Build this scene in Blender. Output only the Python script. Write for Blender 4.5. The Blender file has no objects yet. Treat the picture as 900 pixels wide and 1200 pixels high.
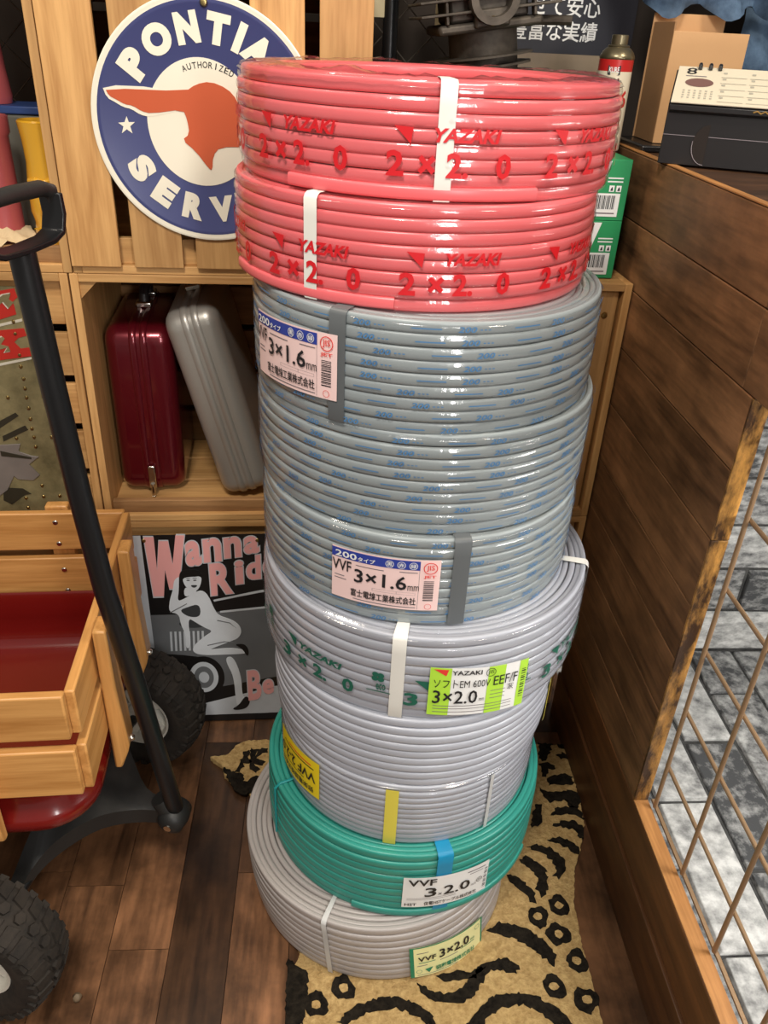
import bpy, bmesh, math, random
from mathutils import Vector, Matrix
random.seed(7)
PI = math.pi
sc = bpy.context.scene
COL = sc.collection

# ------------------------------------------------------------------ camera
cam = bpy.data.cameras.new('camera')
camo = bpy.data.objects.new('camera', cam)
COL.objects.link(camo)
RM = Matrix(((0.9976536, 0.01108504, 0.0675604), (-0.0522806, -0.51379215, 0.85632025), (0.04420435, -0.85784308, -0.51200706)))
m = Matrix.Identity(4)
for r_ in range(3):
    m[r_][0] = RM[r_][0]; m[r_][1] = -RM[r_][1]; m[r_][2] = -RM[r_][2]
m[2][3] = 1.24
camo.matrix_world = m
cam.sensor_fit = 'VERTICAL'
cam.sensor_height = 24
cam.sensor_width = 18
cam.lens = 950 / 1200 * 24
cam.clip_start = .02
sc.camera = camo

# ------------------------------------------------------------------ world, lights, exposure
def srgb(r, g, b):
    f = lambda c: (c / 255 / 12.92) if c / 255 <= .04045 else ((c / 255 + .055) / 1.055) ** 2.4
    return (f(r), f(g), f(b), 1)
w = bpy.data.worlds.new('world'); sc.world = w; w.use_nodes = True
w.node_tree.nodes['Background'].inputs[0].default_value = (1.0, .90, .80, 1)
w.node_tree.nodes['Background'].inputs[1].default_value = .30
def area(name, loc, target, size, power, color, sy=None):
    l = bpy.data.lights.new(name, 'AREA'); l.energy = power; l.color = color
    l.size = size
    if sy: l.shape = 'RECTANGLE'; l.size_y = sy
    o = bpy.data.objects.new(name, l); COL.objects.link(o)
    o.location = loc
    o.rotation_euler = (Vector(target) - Vector(loc)).to_track_quat('-Z', 'Y').to_euler()
    return o
area('ceiling_lamp', (-.22, -.08, 2.35), (.0, .95, .6), .28, 24, (1, .94, .85))
area('ceiling_lamp', (-.75, 1.0, 2.4), (-.1, 1.0, .5), .30, 8, (1, .88, .74))
area('ceiling_lamp', (1.0, .35, 2.4), (.5, 1.1, .8), .30, 14, (1, .88, .72))
area('streak_light', (.66, -1.20, 1.70), (.12, .80, .75), .26, 22, (1, .98, .96), 1.35)  # added tall strip light out of view, shaped for long glints on the coils
area('alcove_lamp', (1.0, .55, 1.03), (.95, .95, .2), .5, 20, (1, .97, .93))
sc.view_settings.view_transform = 'Standard'
sc.view_settings.look = 'None'
sc.view_settings.exposure = 0
sc.view_settings.gamma = 1
sc.view_settings.use_curve_mapping = False

# ------------------------------------------------------------------ materials
MATS = {}
def node_mat(name):
    mt = bpy.data.materials.new(name); mt.use_nodes = True
    return mt, mt.node_tree.nodes, mt.node_tree.links, mt.node_tree.nodes['Principled BSDF']
def plain(name, col, rough=.5, metal=0, spec=.5, bump=0, bscale=80, coat=0, vary=.06, vscale=12, alpha=None):
    mt, N, L, P = node_mat(name)
    P.inputs['Roughness'].default_value = rough; P.inputs['Metallic'].default_value = metal
    P.inputs['Specular IOR Level'].default_value = spec; P.inputs['Coat Weight'].default_value = coat
    P.inputs['Coat Roughness'].default_value = .08
    tc = N.new('ShaderNodeTexCoord')
    nz = N.new('ShaderNodeTexNoise'); nz.inputs['Scale'].default_value = vscale; nz.inputs['Detail'].default_value = 3
    L.new(tc.outputs['Object'], nz.inputs['Vector'])
    mx = N.new('ShaderNodeMix'); mx.data_type = 'RGBA'
    c = srgb(*col)
    mx.inputs[6].default_value = tuple(v * (1 - vary) for v in c[:3]) + (1,)
    mx.inputs[7].default_value = tuple(min(1, v * (1 + vary)) for v in c[:3]) + (1,)
    L.new(nz.outputs['Fac'], mx.inputs[0]); L.new(mx.outputs[2], P.inputs['Base Color'])
    if bump:
        n2 = N.new('ShaderNodeTexNoise'); n2.inputs['Scale'].default_value = bscale; n2.inputs['Detail'].default_value = 4
        L.new(tc.outputs['Object'], n2.inputs['Vector'])
        b = N.new('ShaderNodeBump'); b.inputs['Strength'].default_value = bump; b.inputs['Distance'].default_value = .002
        L.new(n2.outputs['Fac'], b.inputs['Height']); L.new(b.outputs['Normal'], P.inputs['Normal'])
    MATS[name] = mt
    return mt
def wood(name, dark, light, axis, rough=.5, stretch=22, tone=.8, patch=0, spec=.4, knots=True):
    mt, N, L, P = node_mat(name)
    P.inputs['Roughness'].default_value = rough; P.inputs['Specular IOR Level'].default_value = spec
    tc = N.new('ShaderNodeTexCoord'); oi = N.new('ShaderNodeObjectInfo')
    at = N.new('ShaderNodeAttribute'); at.attribute_name = 'tone'
    a1 = N.new('ShaderNodeMath'); a1.operation = 'MULTIPLY_ADD'; a1.inputs[1].default_value = 13.7
    L.new(oi.outputs['Random'], a1.inputs[0])
    a2 = N.new('ShaderNodeMath'); a2.operation = 'MULTIPLY'; a2.inputs[1].default_value = 9.3
    L.new(at.outputs['Fac'], a2.inputs[0]); L.new(a2.outputs[0], a1.inputs[2])
    va = N.new('ShaderNodeVectorMath'); va.operation = 'ADD'
    L.new(tc.outputs['Object'], va.inputs[0]); L.new(a1.outputs[0], va.inputs[1])
    mp = N.new('ShaderNodeMapping')
    s = [stretch] * 3; s['xyz'.index(axis)] = 1.6
    mp.inputs['Scale'].default_value = s
    L.new(va.outputs[0], mp.inputs['Vector'])
    n1 = N.new('ShaderNodeTexNoise'); n1.inputs['Scale'].default_value = 1.6; n1.inputs['Detail'].default_value = 5; n1.inputs['Distortion'].default_value = .9
    L.new(mp.outputs[0], n1.inputs['Vector'])
    n2 = N.new('ShaderNodeTexNoise'); n2.inputs['Scale'].default_value = 9; n2.inputs['Detail'].default_value = 6
    L.new(mp.outputs[0], n2.inputs['Vector'])
    mm = N.new('ShaderNodeMath'); mm.operation = 'MULTIPLY_ADD'; mm.inputs[1].default_value = .38
    L.new(n2.outputs['Fac'], mm.inputs[0])
    m0 = N.new('ShaderNodeMath'); m0.operation = 'MULTIPLY'; m0.inputs[1].default_value = .72
    L.new(n1.outputs['Fac'], m0.inputs[0]); L.new(m0.outputs[0], mm.inputs[2])
    rp = N.new('ShaderNodeValToRGB')
    rp.color_ramp.elements[0].position = .36; rp.color_ramp.elements[0].color = srgb(*dark)
    rp.color_ramp.elements[1].position = .68; rp.color_ramp.elements[1].color = srgb(*light)
    L.new(mm.outputs[0], rp.inputs[0])
    tn = N.new('ShaderNodeMath'); tn.operation = 'MULTIPLY_ADD'; tn.inputs[1].default_value = tone; tn.inputs[2].default_value = 1 - tone / 2
    L.new(at.outputs['Fac'], tn.inputs[0])
    last = tn.outputs[0]
    if patch:
        n3 = N.new('ShaderNodeTexNoise'); n3.inputs['Scale'].default_value = 7; n3.inputs['Detail'].default_value = 5; n3.inputs['Roughness'].default_value = .65
        L.new(va.outputs[0], n3.inputs['Vector'])
        r3 = N.new('ShaderNodeMapRange'); r3.inputs[1].default_value = .35; r3.inputs[2].default_value = .65; r3.inputs[3].default_value = 1 - patch; r3.inputs[4].default_value = 1 + patch * .6
        L.new(n3.outputs['Fac'], r3.inputs[0])
        mu = N.new('ShaderNodeMath'); mu.operation = 'MULTIPLY'
        L.new(last, mu.inputs[0]); L.new(r3.outputs[0], mu.inputs[1]); last = mu.outputs[0]
    sm = N.new('ShaderNodeVectorMath'); sm.operation = 'SCALE'
    L.new(rp.outputs[0], sm.inputs[0]); L.new(last, sm.inputs[3])
    L.new(sm.outputs[0], P.inputs['Base Color'])
    b = N.new('ShaderNodeBump'); b.inputs['Strength'].default_value = .25; b.inputs['Distance'].default_value = .001
    L.new(mm.outputs[0], b.inputs['Height']); L.new(b.outputs['Normal'], P.inputs['Normal'])
    MATS[name] = mt
    return mt
for ax in 'xyz':
    wood('crate_wood_' + ax, (164, 117, 66), (206, 160, 102), ax, .55)
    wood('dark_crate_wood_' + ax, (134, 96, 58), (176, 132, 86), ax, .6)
    wood('wagon_wood_' + ax, (182, 126, 66), (216, 160, 94), ax, .35, 30, tone=.4)
wood('wall_wood', (84, 57, 36), (148, 106, 70), 'y', .5, 16, tone=.6, patch=.35)
wood('base_wood', (66, 40, 22), (104, 66, 36), 'y', .45, 16, patch=.2)
wood('sill_wood', (128, 84, 44), (178, 126, 74), 'y', .45, 30, patch=.15)
wood('counter_wood', (50, 34, 24), (92, 64, 44), 'x', .35, 12, patch=.2)
wood('floor_wood', (56, 37, 24), (124, 86, 58), 'y', .38, 12, tone=1.4, patch=.6, spec=.45)
plain('seam', (26, 17, 11), .9)
plain('backwall', (44, 36, 30), .9, bump=.3, bscale=30)
def two_noise(name, c1, c2, scale, lo, hi, rough=.6, bump=.4, bdist=.004, detail=8, spec=.4, metal=0, tone=0, sc2=None):
    mt, N, L, P = node_mat(name)
    P.inputs['Roughness'].default_value = rough; P.inputs['Specular IOR Level'].default_value = spec; P.inputs['Metallic'].default_value = metal
    tc = N.new('ShaderNodeTexCoord')
    mp = N.new('ShaderNodeMapping'); mp.inputs['Scale'].default_value = sc2 or (1, 1, 1)
    at = N.new('ShaderNodeAttribute'); at.attribute_name = 'tone'
    a2 = N.new('ShaderNodeMath'); a2.operation = 'MULTIPLY'; a2.inputs[1].default_value = 5.3
    L.new(at.outputs['Fac'], a2.inputs[0])
    va = N.new('ShaderNodeVectorMath'); va.operation = 'ADD'
    L.new(tc.outputs['Object'], va.inputs[0]); L.new(a2.outputs[0], va.inputs[1]); L.new(va.outputs[0], mp.inputs['Vector'])
    nz = N.new('ShaderNodeTexNoise'); nz.inputs['Scale'].default_value = scale; nz.inputs['Detail'].default_value = detail; nz.inputs['Roughness'].default_value = .65
    L.new(mp.outputs[0], nz.inputs['Vector'])
    ad = N.new('ShaderNodeMath'); ad.operation = 'MULTIPLY_ADD'; ad.inputs[1].default_value = tone; ad.inputs[2].default_value = -tone / 2
    L.new(at.outputs['Fac'], ad.inputs[0])
    a3 = N.new('ShaderNodeMath'); a3.operation = 'ADD'
    L.new(ad.outputs[0], a3.inputs[0]); L.new(nz.outputs['Fac'], a3.inputs[1])
    rp = N.new('ShaderNodeValToRGB')
    rp.color_ramp.elements[0].position = lo; rp.color_ramp.elements[0].color = srgb(*c1)
    rp.color_ramp.elements[1].position = hi; rp.color_ramp.elements[1].color = srgb(*c2)
    L.new(a3.outputs[0], rp.inputs[0]); L.new(rp.outputs[0], P.inputs['Base Color'])
    if bump:
        b = N.new('ShaderNodeBump'); b.inputs['Strength'].default_value = bump; b.inputs['Distance'].default_value = bdist
        L.new(nz.outputs['Fac'], b.inputs['Height']); L.new(b.outputs['Normal'], P.inputs['Normal'])
    MATS[name] = mt
two_noise('brick_face', (74, 75, 76), (218, 218, 214), 42, .34, .74, .85, .5, tone=.30, sc2=(.7, .7, 1.3))
two_noise('mortar', (40, 40, 40), (88, 88, 86), 40, .3, .7, .9)
two_noise('worn_edge', (60, 36, 16), (226, 166, 84), 34, .42, .72, .3, .6, .003, spec=.7, sc2=(1.4, 1.4, .5))
two_noise('rug_pile', (160, 128, 80), (210, 178, 122), 120, .3, .7, .95, 1.0, .006, spec=.1)
two_noise('rug_black', (14, 12, 10), (46, 40, 32), 90, .3, .7, .95, 1.0, .006, spec=.1)
two_noise('tin_olive', (88, 82, 56), (160, 148, 108), 14, .3, .7, .45, .1, metal=.2)
two_noise('denim', (44, 62, 84), (92, 116, 142), 16, .35, .7, .9, .6, .002)
two_noise('denim_dark', (30, 42, 58), (62, 82, 104), 12, .3, .7, .9, .6, .002)
two_noise('poster_dark', (38, 38, 46), (44, 44, 52), 3, .3, .7, .5, 0)
two_noise('poster_blur', (120, 106, 90), (152, 134, 110), 5, .3, .7, .5, 0)
two_noise('tire', (26, 23, 20), (52, 45, 38), 40, .3, .7, .8, .6, .002)
two_noise('rust_iron', (46, 40, 34), (104, 96, 86), 24, .3, .75, .55, .3, .002, metal=.5)
plain('lattice_rod', (150, 122, 92), .5, metal=.45, bump=.2, bscale=200)
plain('pink_cable', (226, 104, 108), .32, vary=.03)
plain('grey_cable', (146, 154, 156), .36, vary=.03)
plain('light_cable', (172, 175, 184), .27, vary=.03)
plain('warm_cable', (168, 161, 157), .30, vary=.03)
plain('teal_cable', (50, 142, 128), .32, vary=.04)
plain('white_strap', (226, 224, 216), .45)
plain('clear_strap', (196, 196, 194), .3)
plain('grey_tape', (92, 96, 98), .4)
plain('yellow_tape', (226, 212, 84), .4)
plain('blue_tape', (20, 134, 176), .4)
plain('teal_string', (28, 140, 140), .4)
plain('print_red', (206, 24, 34), .45)
plain('print_green', (28, 96, 78), .45)
plain('print_blue', (74, 124, 172), .5)
plain('ink', (30, 30, 34), .5)
plain('ink_grey', (120, 112, 116), .5)
plain('label_pink', (240, 208, 204), .5)
plain('label_blue', (44, 62, 150), .5)
plain('label_white', (232, 232, 230), .5)
plain('label_lime', (176, 222, 66), .5)
plain('label_yellow', (240, 214, 34), .5)
plain('label_pale', (236, 234, 172), .5)
plain('label_green', (22, 130, 96), .5)
plain('label_red', (222, 60, 52), .5)
plain('wagon_red', (112, 19, 16), .22, coat=.5)
plain('black_paint', (20, 21, 23), .32, bump=.05)
plain('black_plastic', (36, 36, 35), .5, bump=.15, bscale=120)
plain('rim_white', (214, 210, 198), .35)
plain('chrome', (205, 200, 190), .2, metal=1)
plain('brass', (170, 150, 100), .3, metal=1)
plain('case_red', (104, 18, 30), .26, metal=.55, coat=.5)
plain('case_silver', (172, 168, 160), .38, metal=.55)
plain('case_dark', (42, 36, 36), .45)
plain('sign_blue', (62, 68, 116), .28, coat=.4)
plain('sign_white', (238, 232, 212), .3, coat=.4)
plain('sign_orange', (198, 92, 56), .3, coat=.4)
plain('poster_black', (24, 22, 22), .35)
plain('poster_pink', (236, 168, 164), .4)
plain('poster_light', (196, 200, 204), .4, vary=.12, vscale=30)
plain('poster_skin', (216, 220, 224), .4, vary=.10, vscale=34)
plain('poster_mid', (104, 106, 108), .4, vary=.25, vscale=14)
plain('poster_dim', (58, 60, 62), .4)
plain('mug_yellow', (214, 160, 40), .2, coat=.6)
plain('mug_pink', (170, 82, 84), .25, coat=.5)
plain('cloth_beige', (206, 184, 146), .8, bump=.3)
plain('grey_box', (92, 90, 80), .6)
plain('blue_lid', (40, 66, 120), .5)
plain('kraft', (198, 154, 108), .75, bump=.1, bscale=200)
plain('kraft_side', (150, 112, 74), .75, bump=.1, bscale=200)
plain('paper', (206, 196, 174), .6)
plain('paper_print', (160, 156, 142), .6)
plain('oval_brown', (112, 82, 76), .5)
plain('black_card', (30, 29, 30), .28)
plain('gold', (190, 150, 84), .35, metal=.8)
plain('green_box', (34, 140, 84), .5)
plain('can_white', (222, 210, 186), .35)
plain('can_red', (186, 36, 34), .35)
plain('can_steel', (128, 118, 92), .3, metal=.8)
plain('tag_beige', (204, 190, 152), .7)
plain('tin_red', (186, 44, 34), .4)
plain('tin_white', (206, 200, 184), .4)
plain('tin_grey', (120, 112, 106), .4, vary=.2, vscale=40)
plain('tin_dark', (46, 42, 30), .5)
plain('stone', (112, 94, 72), .6, bump=.3)
plain('wheel_grey', (128, 132, 136), .5)
def film_mat():
    mt, N, L, P = node_mat('wrap_film')
    N.remove(P)
    out = N['Material Output']
    tr = N.new('ShaderNodeBsdfTransparent'); tr.inputs[0].default_value = (.985, .985, .985, 1)
    gl = N.new('ShaderNodeBsdfGlossy'); gl.inputs['Roughness'].default_value = .12
    lw = N.new('ShaderNodeLayerWeight'); lw.inputs['Blend'].default_value = .5
    pw_ = N.new('ShaderNodeMath'); pw_.operation = 'POWER'; pw_.inputs[1].default_value = 3.5
    ma = N.new('ShaderNodeMath'); ma.operation = 'MULTIPLY_ADD'; ma.inputs[1].default_value = .45; ma.inputs[2].default_value = .085
    mx = N.new('ShaderNodeMixShader')
    tc = N.new('ShaderNodeTexCoord')
    mp = N.new('ShaderNodeMapping'); mp.inputs['Scale'].default_value = (1, 1, .6)
    nz = N.new('ShaderNodeTexNoise'); nz.inputs['Scale'].default_value = 34; nz.inputs['Detail'].default_value = 4; nz.inputs['Distortion'].default_value = 1.2
    L.new(tc.outputs['Object'], mp.inputs[0]); L.new(mp.outputs[0], nz.inputs['Vector'])
    b = N.new('ShaderNodeBump'); b.inputs['Strength'].default_value = .22; b.inputs['Distance'].default_value = .003
    L.new(nz.outputs['Fac'], b.inputs['Height'])
    L.new(b.outputs['Normal'], gl.inputs['Normal']); L.new(lw.outputs['Facing'], pw_.inputs[0]); L.new(pw_.outputs[0], ma.inputs[0])
    L.new(ma.outputs[0], mx.inputs[0]); L.new(tr.outputs[0], mx.inputs[1]); L.new(gl.outputs[0], mx.inputs[2])
    L.new(mx.outputs[0], out.inputs['Surface'])
    MATS['wrap_film'] = mt
film_mat()

# ------------------------------------------------------------------ mesh building
class MB:
    def __init__(s):
        s.bm = bmesh.new(); s.tl = s.bm.faces.layers.float.new('tone'); s.mats = []
    def mi(s, m):
        if m not in s.mats: s.mats.append(m)
        return s.mats.index(m)
    def face(s, vs, m, tone=.5):
        try: f = s.bm.faces.new(vs)
        except ValueError: return None
        f.material_index = s.mi(m); f[s.tl] = tone
        return f
    def poly(s, pts, m, tone=.5):
        return s.face([s.bm.verts.new(p) for p in pts], m, tone)
    def hexa(s, p, m, tone=.5):          # p: 4 bottom ccw, 4 top ccw
        v = [s.bm.verts.new(q) for q in p]
        for f in ((3, 2, 1, 0), (4, 5, 6, 7), (0, 1, 5, 4), (1, 2, 6, 5), (2, 3, 7, 6), (3, 0, 4, 7)):
            s.face([v[i] for i in f], m, tone)
    def box(s, x0, x1, y0, y1, z0, z1, m, tone=.5, M=None):
        p = [Vector(q) for q in ((x0, y0, z0), (x1, y0, z0), (x1, y1, z0), (x0, y1, z0), (x0, y0, z1), (x1, y0, z1), (x1, y1, z1), (x0, y1, z1))]
        if M: p = [M @ q for q in p]
        s.hexa(p, m, tone)
    def prism(s, poly, fn, t0, t1, m, tone=.5, side=None):
        a = [s.bm.verts.new(fn(x, y, t0)) for x, y in poly]
        b = [s.bm.verts.new(fn(x, y, t1)) for x, y in poly]
        n = len(poly)
        s.face(a[::-1], m, tone); s.face(b, m, tone)
        for i in range(n): s.face([a[i], a[(i + 1) % n], b[(i + 1) % n], b[i]], side or m, tone)
    def tube(s, pts, r, m, seg=12, caps=True, tone=.5, closed=False, flat=None):
        pts = [Vector(p) for p in pts]; n = len(pts)
        rings = []; up = None
        for i, p in enumerate(pts):
            if closed: d = pts[(i + 1) % n] - pts[i - 1]
            else: d = pts[min(i + 1, n - 1)] - pts[max(i - 1, 0)]
            d.normalize()
            if up is None:
                up = Vector((0, 0, 1)) if abs(d.z) < .9 else Vector((0, 1, 0))
            u = up - d * up.dot(d); u.normalize(); up = u
            v = d.cross(u)
            rr = r[i] if isinstance(r, (list, tuple)) else r
            fl = flat or 1
            rings.append([s.bm.verts.new(p + (u * math.cos(2 * PI * k / seg) * fl + v * math.sin(2 * PI * k / seg)) * rr) for k in range(seg)])
        for i in range(n if closed else n - 1):
            a, b = rings[i], rings[(i + 1) % n]
            for k in range(seg): s.face([a[k], a[(k + 1) % seg], b[(k + 1) % seg], b[k]], m, tone)
        if caps and not closed:
            s.face(rings[0][::-1], m, tone); s.face(rings[-1], m, tone)
    def lathe(s, prof, m, seg=32, M=None, tone=.5, a0=0, a1=2 * PI):
        full = abs(a1 - a0 - 2 * PI) < 1e-6
        n = seg if full else seg + 1
        rings = []
        for k in range(n):
            a = a0 + (a1 - a0) * k / seg
            ring = []
            for r, z in prof:
                p = Vector((r * math.cos(a), r * math.sin(a), z))
                ring.append(s.bm.verts.new(M @ p if M else p))
            rings.append(ring)
        for k in range(seg):
            a, b = rings[k], rings[(k + 1) % n]
            for j in range(len(prof) - 1):
                s.face([a[j], b[j], b[j + 1], a[j + 1]], m, tone)
    def mesh(s, verts, faces, m, tone=.5):
        v = [s.bm.verts.new(p) for p in verts]
        for f in faces: s.face([v[i] for i in f], m, tone)
    def build(s, name, parent=None, origin=None, bevel=0, smooth=35, seg=2, solid=0, merge=True):
        if solid: bmesh.ops.solidify(s.bm, geom=list(s.bm.faces), thickness=solid)
        if merge: bmesh.ops.remove_doubles(s.bm, verts=s.bm.verts, dist=1e-6)
        bmesh.ops.recalc_face_normals(s.bm, faces=s.bm.faces)
        if origin is not None: bmesh.ops.translate(s.bm, verts=s.bm.verts, vec=-Vector(origin))
        me = bpy.data.meshes.new(name); s.bm.to_mesh(me); s.bm.free()
        for k in s.mats: me.materials.append(MATS[k])
        if smooth:
            me.polygons.foreach_set('use_smooth', [True] * len(me.polygons))
            me.set_sharp_from_angle(angle=math.radians(smooth))
        o = bpy.data.objects.new(name, me); COL.objects.link(o)
        if parent: o.parent = parent
        elif origin is not None: o.location = origin
        if bevel:
            b = o.modifiers.new('bevel', 'BEVEL'); b.width = bevel; b.segments = seg; b.limit_method = 'ANGLE'; b.angle_limit = math.radians(40)
        return o
def tag(o, label, cat, group=None, kind=None):
    o['label'] = label; o['category'] = cat
    if group: o['group'] = group
    if kind: o['kind'] = kind
    return o
def struct(o):
    o['kind'] = 'structure'; return o
def thing(name, label, cat, loc, rz=0, group=None):
    o = bpy.data.objects.new(name, None); COL.objects.link(o)
    o.empty_display_size = .05
    o.location = loc; o.rotation_euler = (0, 0, rz)
    return tag(o, label, cat, group)
_T = {}
def text_data(s, bold=0.0, shear=0.0, res=2):
    k = (s, bold, shear, res)
    if k in _T: return _T[k]
    cu = bpy.data.curves.new('t', 'FONT'); cu.body = s; cu.size = 1; cu.offset = bold; cu.shear = shear
    cu.resolution_u = res; cu.fill_mode = 'FRONT'
    ob = bpy.data.objects.new('t', cu); COL.objects.link(ob)
    dg = bpy.context.evaluated_depsgraph_get(); dg.update()
    me = bpy.data.meshes.new_from_object(ob.evaluated_get(dg))
    V = [(v.co.x, v.co.y) for v in me.vertices]; F = [tuple(p.vertices) for p in me.polygons]
    bpy.data.objects.remove(ob); bpy.data.curves.remove(cu); bpy.data.meshes.remove(me)
    x0 = min(v[0] for v in V); x1 = max(v[0] for v in V); y0 = min(v[1] for v in V); y1 = max(v[1] for v in V)
    V = [((x - x0) / (x1 - x0), (y - y0) / max(1e-6, y1 - y0)) for x, y in V]
    _T[k] = (V, F)
    return _T[k]
def put_text(mb, s, box, fn, m, bold=.02, shear=0, slices=0, rot=False, res=2):
    """fits the string into box (x0, y0, x1, y1); fn maps (x, y) to a point"""
    V, F = text_data(s, bold, shear, res)
    x0, y0, x1, y1 = box
    if rot: P = [(x1 - (x1 - x0) * u, y1 - (y1 - y0) * v) for u, v in V]
    else: P = [(x0 + (x1 - x0) * u, y0 + (y1 - y0) * v) for u, v in V]
    if slices:
        b = bmesh.new()
        vv = [b.verts.new((x, y, 0)) for x, y in P]
        for f in F:
            try: b.faces.new([vv[i] for i in f])
            except ValueError: pass
        for k in range(1, slices):
            bmesh.ops.bisect_plane(b, geom=list(b.verts) + list(b.edges) + list(b.faces), plane_co=(x0 + (x1 - x0) * k / slices, 0, 0), plane_no=(1, 0, 0))
        b.verts.index_update()
        P = [(v.co.x, v.co.y) for v in b.verts]; F = [tuple(v.index for v in f.verts) for f in b.faces]
        b.free()
    mb.mesh([fn(x, y) for x, y in P], F, m)
def soft(P, it=2):
    for _ in range(it):
        Q = []
        for (x0, y0), (x1, y1) in zip(P, P[1:] + P[:1]): Q += [(.75 * x0 + .25 * x1, .75 * y0 + .25 * y1), (.25 * x0 + .75 * x1, .25 * y0 + .75 * y1)]
        P = Q
    return P
PHI = .043
SHM = Matrix.Rotation(PHI, 4, 'Z')
def SH(u, d, z): return SHM @ Vector((u, d, z))
def sthing(name, label, cat, u, d, z, group=None, yaw=0): return thing(name, label, cat, SH(u, d, z), PHI + yaw, group)
def rnd(a, b): return random.uniform(a, b)

# ------------------------------------------------------------------ the setting
XW = .4837
# floor boards, each board a face of one mesh
fb = MB()
pw = .0925
x = -1.35
k = 0
while x < XW + .03:
    y = -.9 - rnd(0, .5)
    if abs(x + .400) < .03: y = .857 - 4 * .62
    elif abs(x + .308) < .03: y = .746 - 4 * .62
    while y < 1.75:
        L_ = .62
        fb.box(x + .0005, x + pw - .0005, y + .0005, y + L_ - .0005, -.006, 0, 'floor_wood', rnd(0, 1))
        y += L_
    x += pw; k += 1
fb.box(-1.4, XW + .06, -1.6, 2.4, -.03, -.004, 'seam')
struct(fb.build('floor', origin=(0, 0, 0), smooth=0))
# back wall
wb = MB(); wb.box(-1.2, 1.9, 1.66, 1.70, 0, 2.45, 'backwall')
o = wb.build('wall_back', origin=(0, 0, 0)); o.rotation_euler = (0, 0, PHI); struct(o)
# right half-height boarded partition with an opening
wr = MB()
zs = [.213, .302, .401, .501, .5945, .700, .799, .8945, .990, 1.087]
for a, b in zip(zs[:-1], zs[1:]):
    y0 = .842 if b < .9 else -.6
    y = 1.62
    while y > y0 + 1e-6:
        y2 = max(y0, y - (.75 if b > .95 else 2))
        wr.box(XW, XW + .012, y2 + .0004, y - .0004, a + .0008, b - .0008, 'wall_wood', rnd(.15, .85))
        y = y2
wr.box(XW + .006, XW + .022, .8425, 1.62, .2, 1.08, 'seam')
wr.box(XW + .006, XW + .022, -.6, .8425, .896, 1.08, 'seam')
struct(wr.build('wall_right', origin=(XW, .8, .6), smooth=0, bevel=.0012))
bb = MB()
bb.box(XW - .006, XW + .02, -.6, 1.25, 0, .112, 'base_wood', .3)
struct(bb.build('baseboard_right', origin=(XW, .3, 0), smooth=0, bevel=.002))
sl = MB()
sl.box(XW - .001, XW + .024, -.6, 1.25, .112, .2128, 'base_wood', .7)
struct(sl.build('trim_1', origin=(XW, .3, .11), smooth=0, bevel=.002))
sl = MB()
sl.box(XW, XW + .023, -.6, .842, .2130, .2150, 'sill_wood', .6)
struct(sl.build('trim_2', origin=(XW, .3, .2), smooth=0, bevel=.0006))
pe = MB()
pe.box(XW - .0006, XW + .0225, .8385, .8425, .2152, .701, 'worn_edge', .3)
pe.box(XW - .0006, XW + .0225, .8385, .8425, .702, .894, 'worn_edge', .8)
struct(pe.build('trim_3', origin=(XW, .84, .5), smooth=0, bevel=.0008))
ct = MB()
ct.box(XW + .012, 1.7, .2, 1.62, 1.062, 1.0868, 'counter_wood', .5)
struct(ct.build('wall_right_counter', origin=(1, .8, 1.06), smooth=0, bevel=.001))
ce = MB(); ce.box(XW + .0005, XW + .0125, -.6, 1.62, 1.0872, 1.0895, 'sill_wood', .8)
struct(ce.build('trim_4', origin=(XW, .5, 1.087), smooth=0, bevel=.0008))
# brick alcove behind the opening
def bricks(mb, ulen, vlen, bw, bh, fn, seed):
    rr = random.Random(seed)
    v = 0; row = 0
    while v < vlen - .01:
        u = -(row % 2) * bw * .5 - rr.uniform(0, .03)
        while u < ulen:
            a, b = max(0, u), min(ulen, u + bw)
            if b - a > .02:
                g = .0065
                t = rr.uniform(.006, .011)
                p = []
                for tt, ins in ((0, 0), (t, .003)):
                    for (uu, vv) in ((a + g / 2 + ins, v + g / 2 + ins), (b - g / 2 - ins, v + g / 2 + ins), (b - g / 2 - ins, v + bh - g / 2 - ins), (a + g / 2 + ins, v + bh - g / 2 - ins)):
                        p.append(fn(uu + rr.uniform(-.002, .002), vv + rr.uniform(-.0015, .0015), tt))
                mb.hexa(p, 'brick_face', rr.random())
            u += bw
        v += bh; row += 1
ab = MB()
ab.box(.51, 1.75, 1.455, 1.48, -.01, 1.06, 'mortar')
bricks(ab, 1.2, 1.05, .30, .116, lambda u, v, t: Vector((.515 + u, 1.455 - t, v)), 3)
struct(ab.build('wall_alcove', origin=(1.1, 1.45, .5), smooth=0, bevel=.002))
af = MB()
af.box(.507, 1.75, -.6, 1.455, -.03, -.008, 'mortar')
bricks(af, 2.05, 1.2, .30, .112, lambda u, v, t: Vector((.515 + v, 1.45 - u, -.008 + t)), 5)
struct(af.build('floor_alcove', origin=(1.1, .5, 0), smooth=0, bevel=.002))
aw = MB(); aw.box(1.72, 1.75, -.6, 1.45, 0, 1.06, 'mortar')
struct(aw.build('wall_alcove_side', origin=(1.7, .5, .5), smooth=0))

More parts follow.
